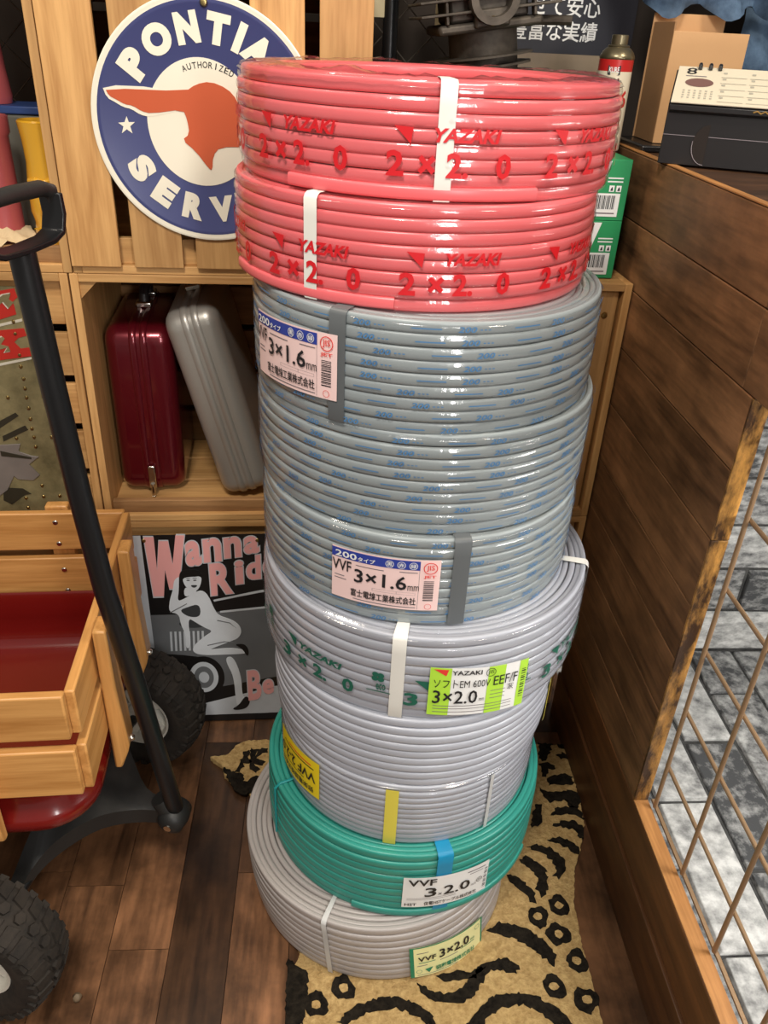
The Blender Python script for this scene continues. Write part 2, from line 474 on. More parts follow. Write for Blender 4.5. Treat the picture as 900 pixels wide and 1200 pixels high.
# wire lattice standing in the opening
la = thing('wire_grille', 'brown square wire grille closing the opening in front of the grey brick alcove', 'grille', (.513, .3, .2155))
fr = MB()
fr.box(.5105, .5165, -.55, .838, .2157, .2195, 'lattice_rod'); fr.box(.5105, .5165, -.55, .838, .889, .8935, 'lattice_rod')
fr.build('grille_frame', la, origin=(.513, .3, .2155), bevel=.0006)
for z in (.301, .415, .527, .634, .741, .846):
    t = MB(); t.tube([(.5165, -.55, z), (.5165, .834, z)], .0031, 'lattice_rod', 10); t.build('rod', la, origin=(.513, .3, .2155))
for y in (.822, .706, .592, .478, .364, .25, .136, .022):
    t = MB(); t.tube([(.5105, y, .2195), (.5105, y, .889)], .0033, 'lattice_rod', 10); t.build('rod', la, origin=(.513, .3, .2155))

# ------------------------------------------------------------------ cable coils
COILS = {}
def ring(mb, R, z, t, wv, m, seg=112, a0=0, a1=2 * PI, cap=False, amp=.00035, tone=.5, dxf=lambda z: 0):
    full = abs(a1 - a0 - 2 * PI) < 1e-6
    n = seg if full else seg + 1
    ph = [rnd(0, 2 * PI) for _ in range(4)]
    prof = []
    for k in range(12):
        c, s_ = math.cos(2 * PI * k / 12 + PI / 12), math.sin(2 * PI * k / 12 + PI / 12)
        prof.append((t / 2 * math.copysign(abs(c) ** .6, c), wv / 2 * math.copysign(abs(s_) ** .50, s_)))
    rings = []
    for i in range(n):
        a = a0 + (a1 - a0) * i / seg
        dr = amp * (math.sin(2 * a + ph[0]) + .7 * math.sin(3 * a + ph[1]))
        dz = amp * 1.0 * (math.sin(a + ph[2]) + .6 * math.sin(2 * a + ph[3]))
        row = []
        for p, q in prof:
            rr = R + dr + p; zz = max(.0004, z + dz + q)
            row.append(mb.bm.verts.new((rr * math.sin(a) + dxf(zz), -rr * math.cos(a), zz)))
        rings.append(row)
    for i in range(seg):
        a, b = rings[i], rings[(i + 1) % n]
        for k in range(12): mb.face([a[k], a[(k + 1) % 12], b[(k + 1) % 12], b[k]], m, tone)
    if cap:
        mb.face(rings[0], m); mb.face(rings[-1][::-1], m)
class Coil:
    def __init__(s, cx, cy, R, h, z0, rows, layers, t, mat, label, lean=0, film=0, jit=.0003, bar=.0035):
        s.bar = bar
        s.R, s.h, s.mat, s.t, s.rows = R, h, mat, t, rows
        s.dx = lambda z: lean * (z / h - .5)
        s.root = thing('cable_coil', label, 'cable coil', (cx, cy, z0), 0, 'flat cable coils stacked in one column')
        mb = MB(); p = h / rows
        for j in range(layers):
            rr = R - t * (j + .5)
            rws = range(rows) if j in (0, layers - 1) else (0, rows - 1)
            for q in rws:
                f = abs(2 * (q + .5) / rows - 1)
                bar = s.bar * f ** 4 if j == 0 else 0
                dz = 0 if j == 0 else (rnd(-.003, .0005) if q == rows - 1 else .001)
                ring(mb, rr - bar + rnd(-jit, jit), min(h - p * .5, max(p * .5, p * (q + .5) + dz)), t * .98, p * .992, mat, dxf=s.dx)
        # all turns in one mesh, with no core between them
        mb.build('cable_winding', s.root, smooth=60, merge=False)
        s.inner = R - layers * t
        if film: s.film(film)
    def film(s, amp):
        mb = MB(); R, h = s.R, s.h
        prof = [(s.inner + .001, h * .75), (s.inner + .002, h - .001), (s.inner + .02, h + .0012), (R - .022, h + .0012), (R - .006, h + .0010), (R - .0020, h - .004)]
        nz = s.rows * 8
        for k in range(nz + 1):
            z = (h - .005) * (1 - k / nz) + .001
            f = abs(2 * ((z / h * s.rows) % 1) - 1)
            prof.append((R + .0010 - .0022 * f ** 2.2 - (s.bar * abs(2 * z / h - 1) ** 4 * .8), z))
        prof.append((R - .003, .0006))
        n = 144; rings = []
        ph = [rnd(0, 6.28) for _ in range(12)]
        for i in range(n):
            a = 2 * PI * i / n; row = []
            for k, (r, z) in enumerate(prof):
                e = amp * (math.sin(9 * a + ph[0] + z * 60) * math.sin(23 * a + ph[1]) + .6 * math.sin(41 * a + ph[2] - z * 90) * math.sin(5 * a + ph[3]))
                top = 1 <= k <= 4
                rr = r + abs(e) * (.5 if top else .8)
                zz = z + (abs(e) * (2.2 if amp > .001 and not (k in (1, 4)) else .6) if top else 0)
                if amp > .001 and top and k in (2, 3): zz += .0035 * max(0, math.sin(3 * a + ph[4])) * max(0, math.sin(8 * a + ph[5]))
                row.append(mb.bm.verts.new((rr * math.sin(a) + s.dx(zz), -rr * math.cos(a), zz)))
            rings.append(row)
        for i in range(n):
            a, b = rings[i], rings[(i + 1) % n]
            for k in range(len(prof) - 1): mb.face([a[k], b[k], b[k + 1], a[k + 1]], 'wrap_film')
        o = mb.build('plastic_wrap', s.root, smooth=180); o['label'] = 'clear shrink wrap film'
    def at(s, a0, z0, d, tilt=0):
        R = s.R
        def fn(x, y, dd=0):
            a = math.radians(a0) + x / R; z = z0 + y + x * tilt; r = R + d + dd
            return Vector((r * math.sin(a) + s.dx(z), -r * math.cos(a), z))
        return fn
    def band(s, a, w, m, name, d=.0016, z0=.001, z1=None, top=True, lab=None):
        mb = MB(); R, h = s.R, s.h
        z1 = z1 or h - .004
        prof = [(R + d - .001, z0 + .0)] + [(R + d, z0 + .003 + (z1 - z0 - .003) * k / 6) for k in range(7)]
        if top: prof += [(R + d - .002, h - .0005), (R - .004, h + .0016), (R - .03, h + .0017), (s.inner - .002, h + .0012), (s.inner - .003, h * .7)]
        n = max(2, int(w / .004))
        g = []
        for i in range(n + 1):
            aa = math.radians(a) + (i / n - .5) * w / R
            g.append([mb.bm.verts.new((r * math.sin(aa) + s.dx(z), -r * math.cos(aa), z)) for r, z in prof])
        for i in range(n):
            for k in range(len(prof) - 1): mb.face([g[i][k], g[i + 1][k], g[i + 1][k + 1], g[i][k + 1]], m)
        o = mb.build(name, s.root, smooth=50, solid=.0007)
        if lab: o['label'] = lab
    def stub(s, a0, a1, z, hh, m=None, d=.0005):
        mb = MB()
        ring(mb, s.R + d - s.t / 2 + .0015, z, s.t, hh, m or s.mat, 40, math.radians(a0), math.radians(a1), True, 0, dxf=s.dx)
        mb.build('cable_end', s.root, smooth=60)
    def sheet(s, a0, z0, w, h, els, lab, tilt=0, bg='label_white', d=.0028):
        fn = s.at(a0, z0, d, tilt)
        mb = MB(); n = 24
        lo = [mb.bm.verts.new(fn(w * i / n, 0)) for i in range(n + 1)]; hi = [mb.bm.verts.new(fn(w * i / n, h)) for i in range(n + 1)]
        for i in range(n): mb.face([lo[i], lo[i + 1], hi[i + 1], hi[i]], bg)
        o = mb.build('label', s.root, smooth=60, solid=.0004); o['label'] = lab
        mb = MB()
        for e in els:
            if e[0] == 'r':
                _, x0, y0, x1, y1, m, lv = e
                k = max(1, int((x1 - x0) * w / .005))
                for i in range(k):
                    xa, xb = x0 + (x1 - x0) * i / k, x0 + (x1 - x0) * (i + 1) / k
                    mb.poly([fn(xa * w, y0 * h, .0004 * lv), fn(xb * w, y0 * h, .0004 * lv), fn(xb * w, y1 * h, .0004 * lv), fn(xa * w, y1 * h, .0004 * lv)], m)
            elif e[0] == 'p':
                _, pts, m, lv = e
                mb.poly([fn(x * w, y * h, .0004 * lv) for x, y in pts], m)
            elif e[0] == 'o':
                _, x, y, r0, r1, m = e
                for q in range(24):
                    c = [(x * w + r * math.cos(t), y * h + r * math.sin(t)) for r, t in ((r0, q * PI / 12), (r1, q * PI / 12), (r1, (q + 1) * PI / 12), (r0, (q + 1) * PI / 12))]
                    mb.poly([fn(*p, .0012) for p in c], m)
            else:
                _, st, x0, y0, x1, y1, m, bold = e[:8]
                put_text(mb, st, (x0 * w, y0 * h, x1 * w, y1 * h), lambda x, y: fn(x, y, .0013), m, bold, 0, max(1, int((x1 - x0) * w / .006)), rot=len(e) > 8)
        mb.build('printed_text', o, smooth=0, merge=False)
    def print_yazaki(s, tris, ya, dig, zy, zd, m, first, hy=.0122, hd=.0225, leaf=None):
        deg = s.R * PI / 180
        for a in tris:
            mb = MB()
            fn = s.at(a, 0, .0025)
            mb.poly([fn(-2.6 * deg, zy + .0065), fn(2.2 * deg, zy + .0055), fn(1.7 * deg, zy - .0085)], m)
            put_text(mb, 'YAZAKI', (ya[0] * deg, zy - hy / 2, ya[1] * deg, zy + hy / 2), fn, m, .036, .22, 10)
            for st, off, wd in zip((first, '×', '2.', '0'), dig, (4.5, 4.4, 5.6, 4.1)):
                k = .74 if st == '×' else 1
                put_text(mb, st, ((off - wd / 2) * deg, zd - hd / 2 * k, (off + wd / 2) * deg, zd + hd / 2 * k), fn, m, .032, 0, 3)
            if leaf:
                for ang in (40, 130, 220, 320):
                    q = Vector((math.cos(math.radians(ang)), math.sin(math.radians(ang)))) * .0048
                    c = [(leaf * deg + q.x + .0042 * math.cos(t * PI / 8), zy + .003 + q.y + .0038 * math.sin(t * PI / 8)) for t in range(16)]
                    mb.poly([fn(*p) for p in c], m)
                put_text(mb, 'eco', (leaf * deg - .002, zy - .017, leaf * deg + .010, zy - .007), fn, m, .02, 0, 3)
                mb.poly([fn(leaf * deg - .014, zy - .021), fn(leaf * deg + .016, zy - .021), fn(leaf * deg + .016, zy - .0195), fn(leaf * deg - .014, zy - .0195)], m)
            mb.build('printed_lettering', s.root, smooth=0, merge=False)
    def print_200(s, rows):
        mb = MB(); p = s.h / rows
        for q in range(rows):
            off = rnd(0, .118)
            x = -2.2 * s.R + off
            zc = p * (q + .5)
            while x < 2.2 * s.R:
                fn = s.at(0, zc, .0012)
                put_text(mb, '200', (x, -.0030, x + .0190, .0030), fn, 'print_blue', .02, .2, 3)
                for i in range(3):
                    xx = x + .0225 + i * .0042
                    mb.poly([fn(xx, -.0009), fn(xx + .0024, -.0009), fn(xx + .0024, .0002), fn(xx, .0002)], 'print_blue')
                for i in range(4):
                    xx = x + .060 + i * .0075
                    mb.poly([fn(xx, -.0006), fn(xx + .0075, -.0006), fn(xx + .0075, .0006), fn(xx, .0006)], 'print_blue')
                x += .106
        mb.build('printed_marking', s.root, smooth=0, merge=False)

def pink_label():
    e = [('r', 0, .80, .82, .975, 'label_blue', 1), ('t', '200', .04, .825, .25, .945, 'label_white', .02), ('t', 'タイプ', .26, .825, .42, .91, 'label_white', .02)]
    for i, c in enumerate('黒赤緑'):
        e += [('o', .55 + i * .105, .885, .0042, .0048, 'label_white'), ('t', c, .525 + i * .105, .845, .575 + i * .105, .925, 'label_white', .01)]
    e += [('t', 'VVF', .01, .56, .20, .77, 'ink', .012), ('t', '3×1.6', .23, .40, .71, .67, 'ink', .016), ('t', 'mm', .72, .40, .82, .50, 'ink', .0),
          ('t', '富士電線工業株式会社', .20, .11, .80, .265, 'ink', .016), ('r', .815, .02, .818, .8, 'ink_grey', 1),
          ('o', .91, .85, .0070, .0080, 'label_red'), ('t', 'JIS', .875, .79, .945, .91, 'label_red', .01), ('t', 'JET', .855, .65, .965, .715, 'label_red', .02),
          ('o', .91, .09, .0035, .0040, 'label_red'), ('r', .40, .30, .79, .303, 'ink_grey', 1), ('r', .40, .345, .79, .348, 'ink_grey', 1), ('r', .40, .30, .403, .345, 'ink_grey', 1),
          ('r', .62, .30, .623, .345, 'ink_grey', 1), ('r', .788, .30, .79, .345, 'ink_grey', 1), ('r', .22, .045, .8, .06, 'ink_grey', 1), ('r', .03, .44, .13, .455, 'ink_grey', 1), ('r', .03, .38, .15, .395, 'ink_grey', 1),
          ('r', .64, .74, .8, .755, 'ink_grey', 1), ('r', .24, .72, .5, .735, 'ink_grey', 1)]
    y = .2; r = random.Random(2)
    while y < .60:
        hgt = r.uniform(.006, .02); e.append(('r', .86, y, .95, y + hgt, 'ink', 1)); y += hgt + r.uniform(.008, .02)
    return e

c = Coil(.1065, 1.021, .2126, .1025, 1.0995, 8, 7, .0085, 'pink_cable', 'topmost pink cable coil, white strap just right of its middle', film=.0014, jit=.0005, bar=.008)
c.print_yazaki([-95.6, -53.3, -11.2, 31.1, 73, 116, 159, 202], (7.3, 24.2), (-2, 5.9, 13.6, 25.6), .059, .0335, 'print_red', '2', leaf=None)
c.band(-1.0, .0156, 'white_strap', 'strap', lab='white strap'); c.stub(-45, 25.5, .0078, .0125)
c = Coil(.0967, 1.0049, .2083, .103, .9965, 8, 7, .0085, 'pink_cable', 'second pink cable coil, white strap near its left side', film=.0010, jit=.0005)
c.print_yazaki([-88, -46, -4.2, 38.4, 81, 123, 165, 207], (7.8, 23.6), (-2, 5.7, 13.2, 25.0), .0535, .0290, 'print_red', '2', leaf=None)
c.band(-34.4, .0155, 'white_strap', 'strap', lab='white strap'); c.stub(-75, -9.5, .0078, .0120)
c = Coil(.1142, .9745, .2063, .1223, .8742, 9, 8, .0078, 'grey_cable', 'upper grey coil with a pink label at its left edge, directly under the pink coils', film=.0007)
c.print_200(9); c.band(-31.4, .0195, 'grey_tape', 'tape', d=.0016, lab='dark grey tape strip')
c.sheet(-69, .020, .137, .072, pink_label(), 'pink and blue paper label', .04, 'label_pink', d=.0030)
c = Coil(.1207, .9772, .2115, .1231, .7511, 9, 8, .0078, 'grey_cable', 'unlabelled grey coil with blue print, between the two pink-labelled grey coils', film=.0007)
c.print_200(9)
c = Coil(.1204, .9643, .2079, .121, .6301, 9, 8, .0078, 'grey_cable', 'lower grey coil with a pink label at its middle beside a dark tape strip', film=.0007)
c.print_200(9); c.band(8.6, .0200, 'grey_tape', 'tape', d=.0016, lab='dark grey tape strip')
c.sheet(-33.4, .024, .1285, .071, pink_label(), 'pink and blue paper label', .01, 'label_pink', d=.0030)
c = Coil(.1351, .9537, .2246, .1282, .5019, 9, 8, .0082, 'light_cable', 'widest light grey coil with green print, lime green label and white strap', film=.0009)
c.print_yazaki([-151, -102, -52.5, -5.0, 44, 93, 142, 191], (3.6, 21.4), (-3.4, 5.0, 12.8, 23.6), .060, .0355, 'print_green', '3', hy=.0105, hd=.0210, leaf=33.5)
c.band(-13.0, .017, 'white_strap', 'strap', lab='white strap'); c.band(74, .014, 'white_strap', 'strap', lab='white strap')
e = [('r', 0, 0, .2, 1, 'label_lime', 1), ('r', .56, 0, .74, 1, 'label_lime', 1), ('r', .90, 0, 1, 1, 'label_lime', 1), ('r', .74, .0, .9, .12, 'label_white', 1),
     ('p', [(.03, .97), (.17, .97), (.15, .84)], 'label_red', 2), ('t', 'YAZAKI', .20, .87, .49, .96, 'ink', .02), ('o', .58, .89, .0058, .0066, 'ink'), ('t', 'JIS', .55, .84, .61, .94, 'ink', .0),
     ('t', 'ソフトEM 600V', .04, .60, .585, .77, 'ink', .0), ('t', 'EEF/F', .62, .60, .88, .80, 'ink', .0), ('t', '灰', .78, .44, .85, .58, 'ink', 0), ('t', '3×2.0', .04, .26, .47, .54, 'ink', .01), ('t', 'mm', .49, .30, .54, .36, 'ink', 0)]
for y in (.20, .14, .07): e.append(('r', .05, y, .85, y + .012, 'ink_grey', 2))
for y in (.48, .40, .32): e.append(('r', .6, y, .76, y + .012, 'ink_grey', 2))
for i in range(13): e.append(('r', .93, .2 + i * .05, .98, .2 + i * .05 + .012 + .016 * (i * 7 % 3) / 2, 'ink', 2))
c.sheet(-3.2, .014, .130, .076, e, 'white and lime green paper label', -.09)
c = Coil(.1272, .9272, .2032, .1165, .3854, 9, 7, .0082, 'light_cable', 'plain light grey coil with a yellow strip only at its right edge')
c.band(67, .015, 'yellow_tape', 'tape', lab='yellow tape strip')
c = Coil(.1247, .914, .1927, .1137, .2717, 11, 6, .0078, 'light_cable', 'narrow grey coil with a yellow tape strip, sitting on the green coil', film=.0005)
c.band(-11.1, .0175, 'yellow_tape', 'tape', d=.0016, top=False, lab='yellow tape strip'); c.band(31.2, .006, 'clear_strap', 'strap', d=.0012, top=False, lab='translucent strap')
e = [('t', 'VVF 2-2.0', .06, .40, .94, .66, 'ink', .015, 1), ('t', '弥栄電線株式会社', .06, .10, .9, .26, 'ink', .015, 1), ('r', .15, .74, .9, .77, 'ink', 1), ('r', .3, .82, .85, .85, 'label_red', 1), ('r', .2, .31, .7, .33, 'ink', 1)]
c.sheet(-76, .020, .109, .070, e, 'yellow paper label stuck upside down', .12, 'label_yellow', d=.0020)
c = Coil(.1224, .9157, .2139, .1316, .1401, 9, 6, .0088, 'teal_cable', 'teal green cable coil with blue tape and a white label')
c.band(11.6, .0225, 'blue_tape', 'tape', lab='blue tape strip'); c.stub(-23, 60, .0080, .0135)
mb = MB()
for rr in (0, .004):
    a = math.radians(-66) + rr
    pts = [((c.R + .003) * math.sin(a), -(c.R + .003) * math.cos(a), .03 + .012 * i) for i in range(9)]
    pts += [((c.R - .005) * math.sin(a), -(c.R - .005) * math.cos(a), c.h + .0015), ((c.R - .03) * math.sin(a), -(c.R - .03) * math.cos(a), c.h + .0015), ((c.inner - .002) * math.sin(a), -(c.inner - .002) * math.cos(a), c.h - .004)]
    mb.tube(pts, .0017, 'teal_string', 8)
mb.build('tie_string', c.root)
e = [('t', 'VVF', .05, .74, .36, .95, 'ink', .02), ('t', '3', .24, .36, .37, .66, 'ink', .012), ('t', '×', .39, .38, .43, .46, 'ink', 0), ('t', '2.0', .45, .36, .76, .66, 'ink', .012), ('t', 'mm', .78, .38, .84, .44, 'ink_grey', 0),
     ('t', '住電HSTケーブル株式会社', .24, .07, .86, .20, 'ink', .015), ('t', 'HST', .03, .07, .16, .16, 'ink', .02), ('o', .88, .50, .0045, .0052, 'ink'), ('t', 'JIS', .855, .46, .905, .54, 'ink', 0), ('r', .72, .86, .95, .89, 'ink_grey', 1), ('r', .75, .78, .92, .80, 'ink_grey', 1)]
for y in (.30, .25): e.append(('r', .05, y, .6, y + .010, 'ink_grey', 1))
for i in range(14): e.append(('r', .945, .1 + i * .05, .985, .1 + i * .05 + .010 + .02 * (i * 5 % 3) / 2, 'ink', 1))
c.sheet(-3.6, .026, .1300, .066, e, 'white paper label', -.04)
c = Coil(.0868, .8894, .2110, .1268, .0133, 9, 8, .0088, 'warm_cable', 'bottom coil of warm grey cable with a pale yellow label, lying on the tiger rug', lean=-.012)
c.band(-23, .008, 'clear_strap', 'strap', lab='translucent strap')
e = [('r', 0, 0, .045, 1, 'label_green', 1), ('r', .975, 0, 1, 1, 'label_green', 1), ('r', 0, .965, 1, 1, 'label_green', 1), ('t', 'VVF', .09, .53, .31, .68, 'ink', .02), ('t', '3×2.0', .35, .50, .77, .78, 'ink', .02), ('t', 'mm', .79, .52, .86, .59, 'label_green', 0),
     ('r', .08, .78, .22, .80, 'ink_grey', 1), ('r', .10, .45, .3, .47, 'label_green', 1), ('r', .36, .40, .6, .42, 'ink_grey', 1), ('r', .64, .44, .86, .46, 'label_green', 1), ('r', .08, .36, .2, .38, 'ink_grey', 1), ('t', '協和電線株式会社', .30, .12, .86, .28, 'label_green', .02),
     ('p', [(.17, .24), (.27, .27), (.22, .10)], 'label_green', 2), ('o', .10, .2, .004, .0046, 'label_green'), ('r', .08, .05, .6, .065, 'ink_grey', 1), ('o', .90, .82, .0045, .0052, 'label_green')]
c.sheet(10.2, .008, .132, .075, e, 'pale yellow paper label with a green edge', -.16, 'label_pale')

# ------------------------------------------------------------------ outlines in metres
STRIPES=[[(0.431,1.146),(0.454,1.146),(0.445,1.129),(0.432,1.105),(0.427,1.107),(0.422,1.111)],[(0.464,1.141),(0.477,1.141),(0.477,1.137),(0.466,1.137)],[(0.459,1.115),(0.473,1.121),(0.481,1.115),(0.478,1.109),(0.464,1.111)],[(0.418,1.095),(0.433,1.095),(0.448,1.089),(0.445,1.083),(0.432,1.085),(0.422,1.066),(0.419,1.066),(0.421,1.088)],[(0.426,1.055),(0.441,1.064),(0.46,1.068),(0.474,1.062),(0.471,1.043),(0.458,1.045),(0.443,1.049),(0.427,1.045)],[(0.407,1.035),(0.419,1.023),(0.444,1.025),(0.469,1.028),(0.475,1.019),(0.476,1.004),(0.465,0.992),(0.456,0.992),(0.453,0.998),(0.458,1.01),(0.44,1.009),(0.415,1.005),(0.412,1.013)],[(0.393,0.999),(0.402,0.998),(0.396,0.984),(0.392,0.967),(0.383,0.954),(0.373,0.947),(0.385,0.985)],[(0.415,0.974),(0.424,0.987),(0.441,0.989),(0.462,0.99),(0.469,0.98),(0.471,0.963),(0.461,0.975),(0.438,0.979)],[(0.413,0.953),(0.431,0.96),(0.453,0.958),(0.465,0.946),(0.462,0.931),(0.457,0.926),(0.452,0.943),(0.437,0.95)],[(0.396,0.921),(0.414,0.925),(0.432,0.918),(0.442,0.907),(0.444,0.894),(0.439,0.893),(0.429,0.907),(0.412,0.917)],[(0.357,0.907),(0.373,0.91),(0.392,0.903),(0.406,0.895),(0.414,0.879),(0.408,0.86),(0.393,0.846),(0.392,0.851),(0.4,0.864),(0.397,0.877),(0.387,0.895),(0.372,0.902)],[(0.339,0.882),(0.349,0.887),(0.366,0.874),(0.376,0.865),(0.374,0.838),(0.367,0.818),(0.361,0.815),(0.355,0.827),(0.364,0.841),(0.36,0.859),(0.347,0.874)],[(0.312,0.851),(0.323,0.851),(0.338,0.833),(0.346,0.816),(0.346,0.802),(0.341,0.807),(0.331,0.825),(0.316,0.842)],[(0.262,0.756),(0.282,0.767),(0.316,0.759),(0.346,0.736),(0.358,0.715),(0.354,0.698),(0.338,0.716),(0.317,0.736),(0.29,0.749)],[(0.137,0.677),(0.15,0.666),(0.176,0.657),(0.203,0.662),(0.219,0.674),(0.242,0.701),(0.277,0.709),(0.297,0.697),(0.293,0.689),(0.275,0.695),(0.252,0.695),(0.238,0.677),(0.216,0.653),(0.191,0.647),(0.164,0.652),(0.144,0.666)],[(0.171,0.684),(0.196,0.69),(0.223,0.688),(0.247,0.697),(0.229,0.685),(0.195,0.682),(0.178,0.679)],[(0.021,0.622),(0.037,0.638),(0.068,0.651),(0.106,0.654),(0.137,0.643),(0.157,0.627),(0.161,0.617),(0.15,0.618),(0.136,0.633),(0.105,0.644),(0.079,0.642),(0.052,0.635),(0.031,0.621)],[(0.21,0.616),(0.226,0.632),(0.25,0.65),(0.29,0.656),(0.32,0.648),(0.348,0.626),(0.36,0.611),(0.339,0.612),(0.317,0.632),(0.293,0.644),(0.259,0.639),(0.236,0.627),(0.226,0.616)],[(-0.053,0.717),(-0.025,0.697),(-0.031,0.623),(-0.051,0.624)],[(-0.196,1.093),(-0.177,1.08),(-0.161,1.078),(-0.156,1.059),(-0.144,1.059),(-0.133,1.071),(-0.123,1.071),(-0.136,1.033),(-0.161,1.034),(-0.17,1.048),(-0.181,1.07)],[(-0.159,1.131),(-0.153,1.135),(-0.153,1.115),(-0.145,1.107),(-0.152,1.105),(-0.16,1.107),(-0.162,1.092),(-0.166,1.084),(-0.172,1.084),(-0.163,1.107)],[(-0.148,1.139),(-0.135,1.139),(-0.14,1.119),(-0.128,1.139),(-0.115,1.137),(-0.118,1.132),(-0.131,1.128),(-0.136,1.113),(-0.121,1.106),(-0.122,1.1),(-0.14,1.102),(-0.131,1.088),(-0.134,1.084),(-0.145,1.096)]]
RINGS=[(0.346,0.778),(0.385,0.796),(0.373,0.747),(0.391,0.704),(0.346,0.665),(0.391,0.645),(-0.011,0.65),(0.029,0.672)]
RUG_R=[(0.431,1.146),(0.479,1.143),(0.478,1.075),(0.476,1.002),(0.47,0.953),(0.46,0.93),(0.449,0.9),(0.43,0.867),(0.411,0.8),(0.406,0.725),(0.407,0.659),(0.405,0.61)]
RUG_L=[(-0.05,0.624),(-0.051,0.697),(-0.037,0.726)]
PAW=[(-0.197,1.093),(-0.176,1.084),(-0.163,1.107),(-0.159,1.131),(-0.148,1.139),(-0.128,1.139),(-0.115,1.137),(-0.136,1.033),(-0.161,1.034),(-0.168,1.044),(-0.173,1.06),(-0.184,1.074)]
PIN={'letterw':[(-0.2735,0.4498),(-0.2564,0.4495),(-0.2569,0.3778),(-0.2484,0.4411),(-0.2321,0.4408),(-0.2285,0.3903),(-0.2183,0.4525),(-0.2029,0.4522),(-0.2214,0.3367),(-0.239,0.3372),(-0.2428,0.3794),(-0.25,0.3207),(-0.2686,0.3204)],'body':[(-0.2288,0.3581),(-0.216,0.3655),(-0.216,0.3463),(-0.2216,0.3348),(-0.227,0.3074),(-0.2141,0.313),(-0.1878,0.3319),(-0.1755,0.3297),(-0.1672,0.3137),(-0.1621,0.2936),(-0.1539,0.2731),(-0.132,0.2642),(-0.1166,0.2514),(-0.1115,0.2345),(-0.1182,0.2179),(-0.1348,0.21),(-0.1616,0.1981),(-0.1784,0.1902),(-0.1356,0.195),(-0.1064,0.1875),(-0.1035,0.1787),(-0.1365,0.1778),(-0.1923,0.1777),(-0.208,0.187),(-0.2052,0.2018),(-0.1826,0.2243),(-0.1657,0.2363),(-0.1812,0.2452),(-0.1963,0.258),(-0.2112,0.2708),(-0.2093,0.2126),(-0.2138,0.1958),(-0.2201,0.1981),(-0.2176,0.2297),(-0.2251,0.2548),(-0.2262,0.2793),(-0.2447,0.2839),(-0.2406,0.3117),(-0.2324,0.335)],'shin':[(-0.1451,0.1716),(-0.1303,0.171),(-0.1176,0.1217),(-0.1182,0.0714),(-0.1118,0.0617),(-0.1264,0.0412),(-0.1312,0.0485),(-0.1327,0.1223),(-0.1444,0.154)],'hair':[(-0.2184,0.3731),(-0.2088,0.3794),(-0.1813,0.3788),(-0.1781,0.3638),(-0.21,0.3634),(-0.2145,0.3539),(-0.2138,0.3248),(-0.2248,0.3152),(-0.221,0.3425)],'face':[(-0.2124,0.3646),(-0.1786,0.3646),(-0.1803,0.3493),(-0.1859,0.3358),(-0.1925,0.3309),(-0.2,0.3342),(-0.2088,0.3403),(-0.2133,0.3539)],'neck':[(-0.2117,0.3423),(-0.194,0.3321),(-0.1879,0.33),(-0.2139,0.315)],'bikini':[(-0.2256,0.2874),(-0.2093,0.2949),(-0.1868,0.3023),(-0.1857,0.272),(-0.208,0.2707)],'shoea':[(-0.1405,0.0348),(-0.1263,0.0436),(-0.1114,0.071),(-0.1017,0.0566),(-0.1094,0.0356),(-0.1304,0.0305)],'shoeb':[(-0.1287,0.2034),(-0.1058,0.2025),(-0.0993,0.1829),(-0.1038,0.17),(-0.1128,0.192)],'smile':[(-0.2007,0.3451),(-0.1862,0.3448),(-0.1919,0.3387),(-0.1971,0.3396)],'car':[(-0.2829,0.277),(-0.2295,0.2774),(-0.1566,0.2813),(-0.0797,0.2892),(-0.0025,0.293),(-0.0041,0.126),(-0.1543,0.0961),(-0.1733,0.1683),(-0.2248,0.179),(-0.2761,0.1852),(-0.2842,0.2174)],'glassline':[(-0.1611,0.3095),(-0.0752,0.329),(-0.002,0.3409),(-0.0021,0.335),(-0.0753,0.3239),(-0.1598,0.3055)],'hoodline':[(-0.1501,0.2831),(-0.0025,0.2979),(-0.0025,0.293),(-0.1503,0.2791)],'ground':[(-0.2325,0.0417),(-0.1804,0.0556),(-0.0525,0.0915),(-0.0044,0.0986),(-0.0051,0.0209),(-0.0543,0.02),(-0.2342,0.0204)],'margin':[(-0.2951,0.4513),(-0.2813,0.451),(-0.2874,0.2166),(-0.2986,0.0237),(-0.3137,0.0244)]}
SIGN={'head':[(-0.1284,0.0438),(-0.0234,0.0438),(-0.0096,0.0528),(0.0094,0.0569),(0.0316,0.0493),(0.0442,0.036),(0.0527,0.0119),(0.0532,-0.0222),(0.0179,-0.0233),(0.0075,-0.0346),(0.0054,-0.0543),(0.0005,-0.0515),(-0.0156,-0.0299),(-0.0331,-0.016),(-0.0225,-0.0085),(-0.0242,0.0092),(-0.0289,0.0219),(-0.071,0.0152),(-0.0839,0.0175),(-0.0944,0.024),(-0.1055,0.0253),(-0.1142,0.0301),(-0.1247,0.0348)],'headw':[(-0.1323,0.0473),(-0.0604,0.0474),(-0.0593,0.039),(-0.0237,0.0397),(-0.0231,0.0232),(-0.0463,0.0171),(-0.0733,0.0109),(-0.0862,0.0132),(-0.0968,0.0198),(-0.1077,0.0218),(-0.1171,0.0272),(-0.1276,0.0323)],'star':[(-0.1045,0.0108),(-0.1024,0.0036),(-0.0944,0.0039),(-0.1011,-0.0016),(-0.099,-0.0101),(-0.106,-0.0053),(-0.113,-0.0105),(-0.1101,-0.002),(-0.1164,0.0024),(-0.108,0.0034)]}
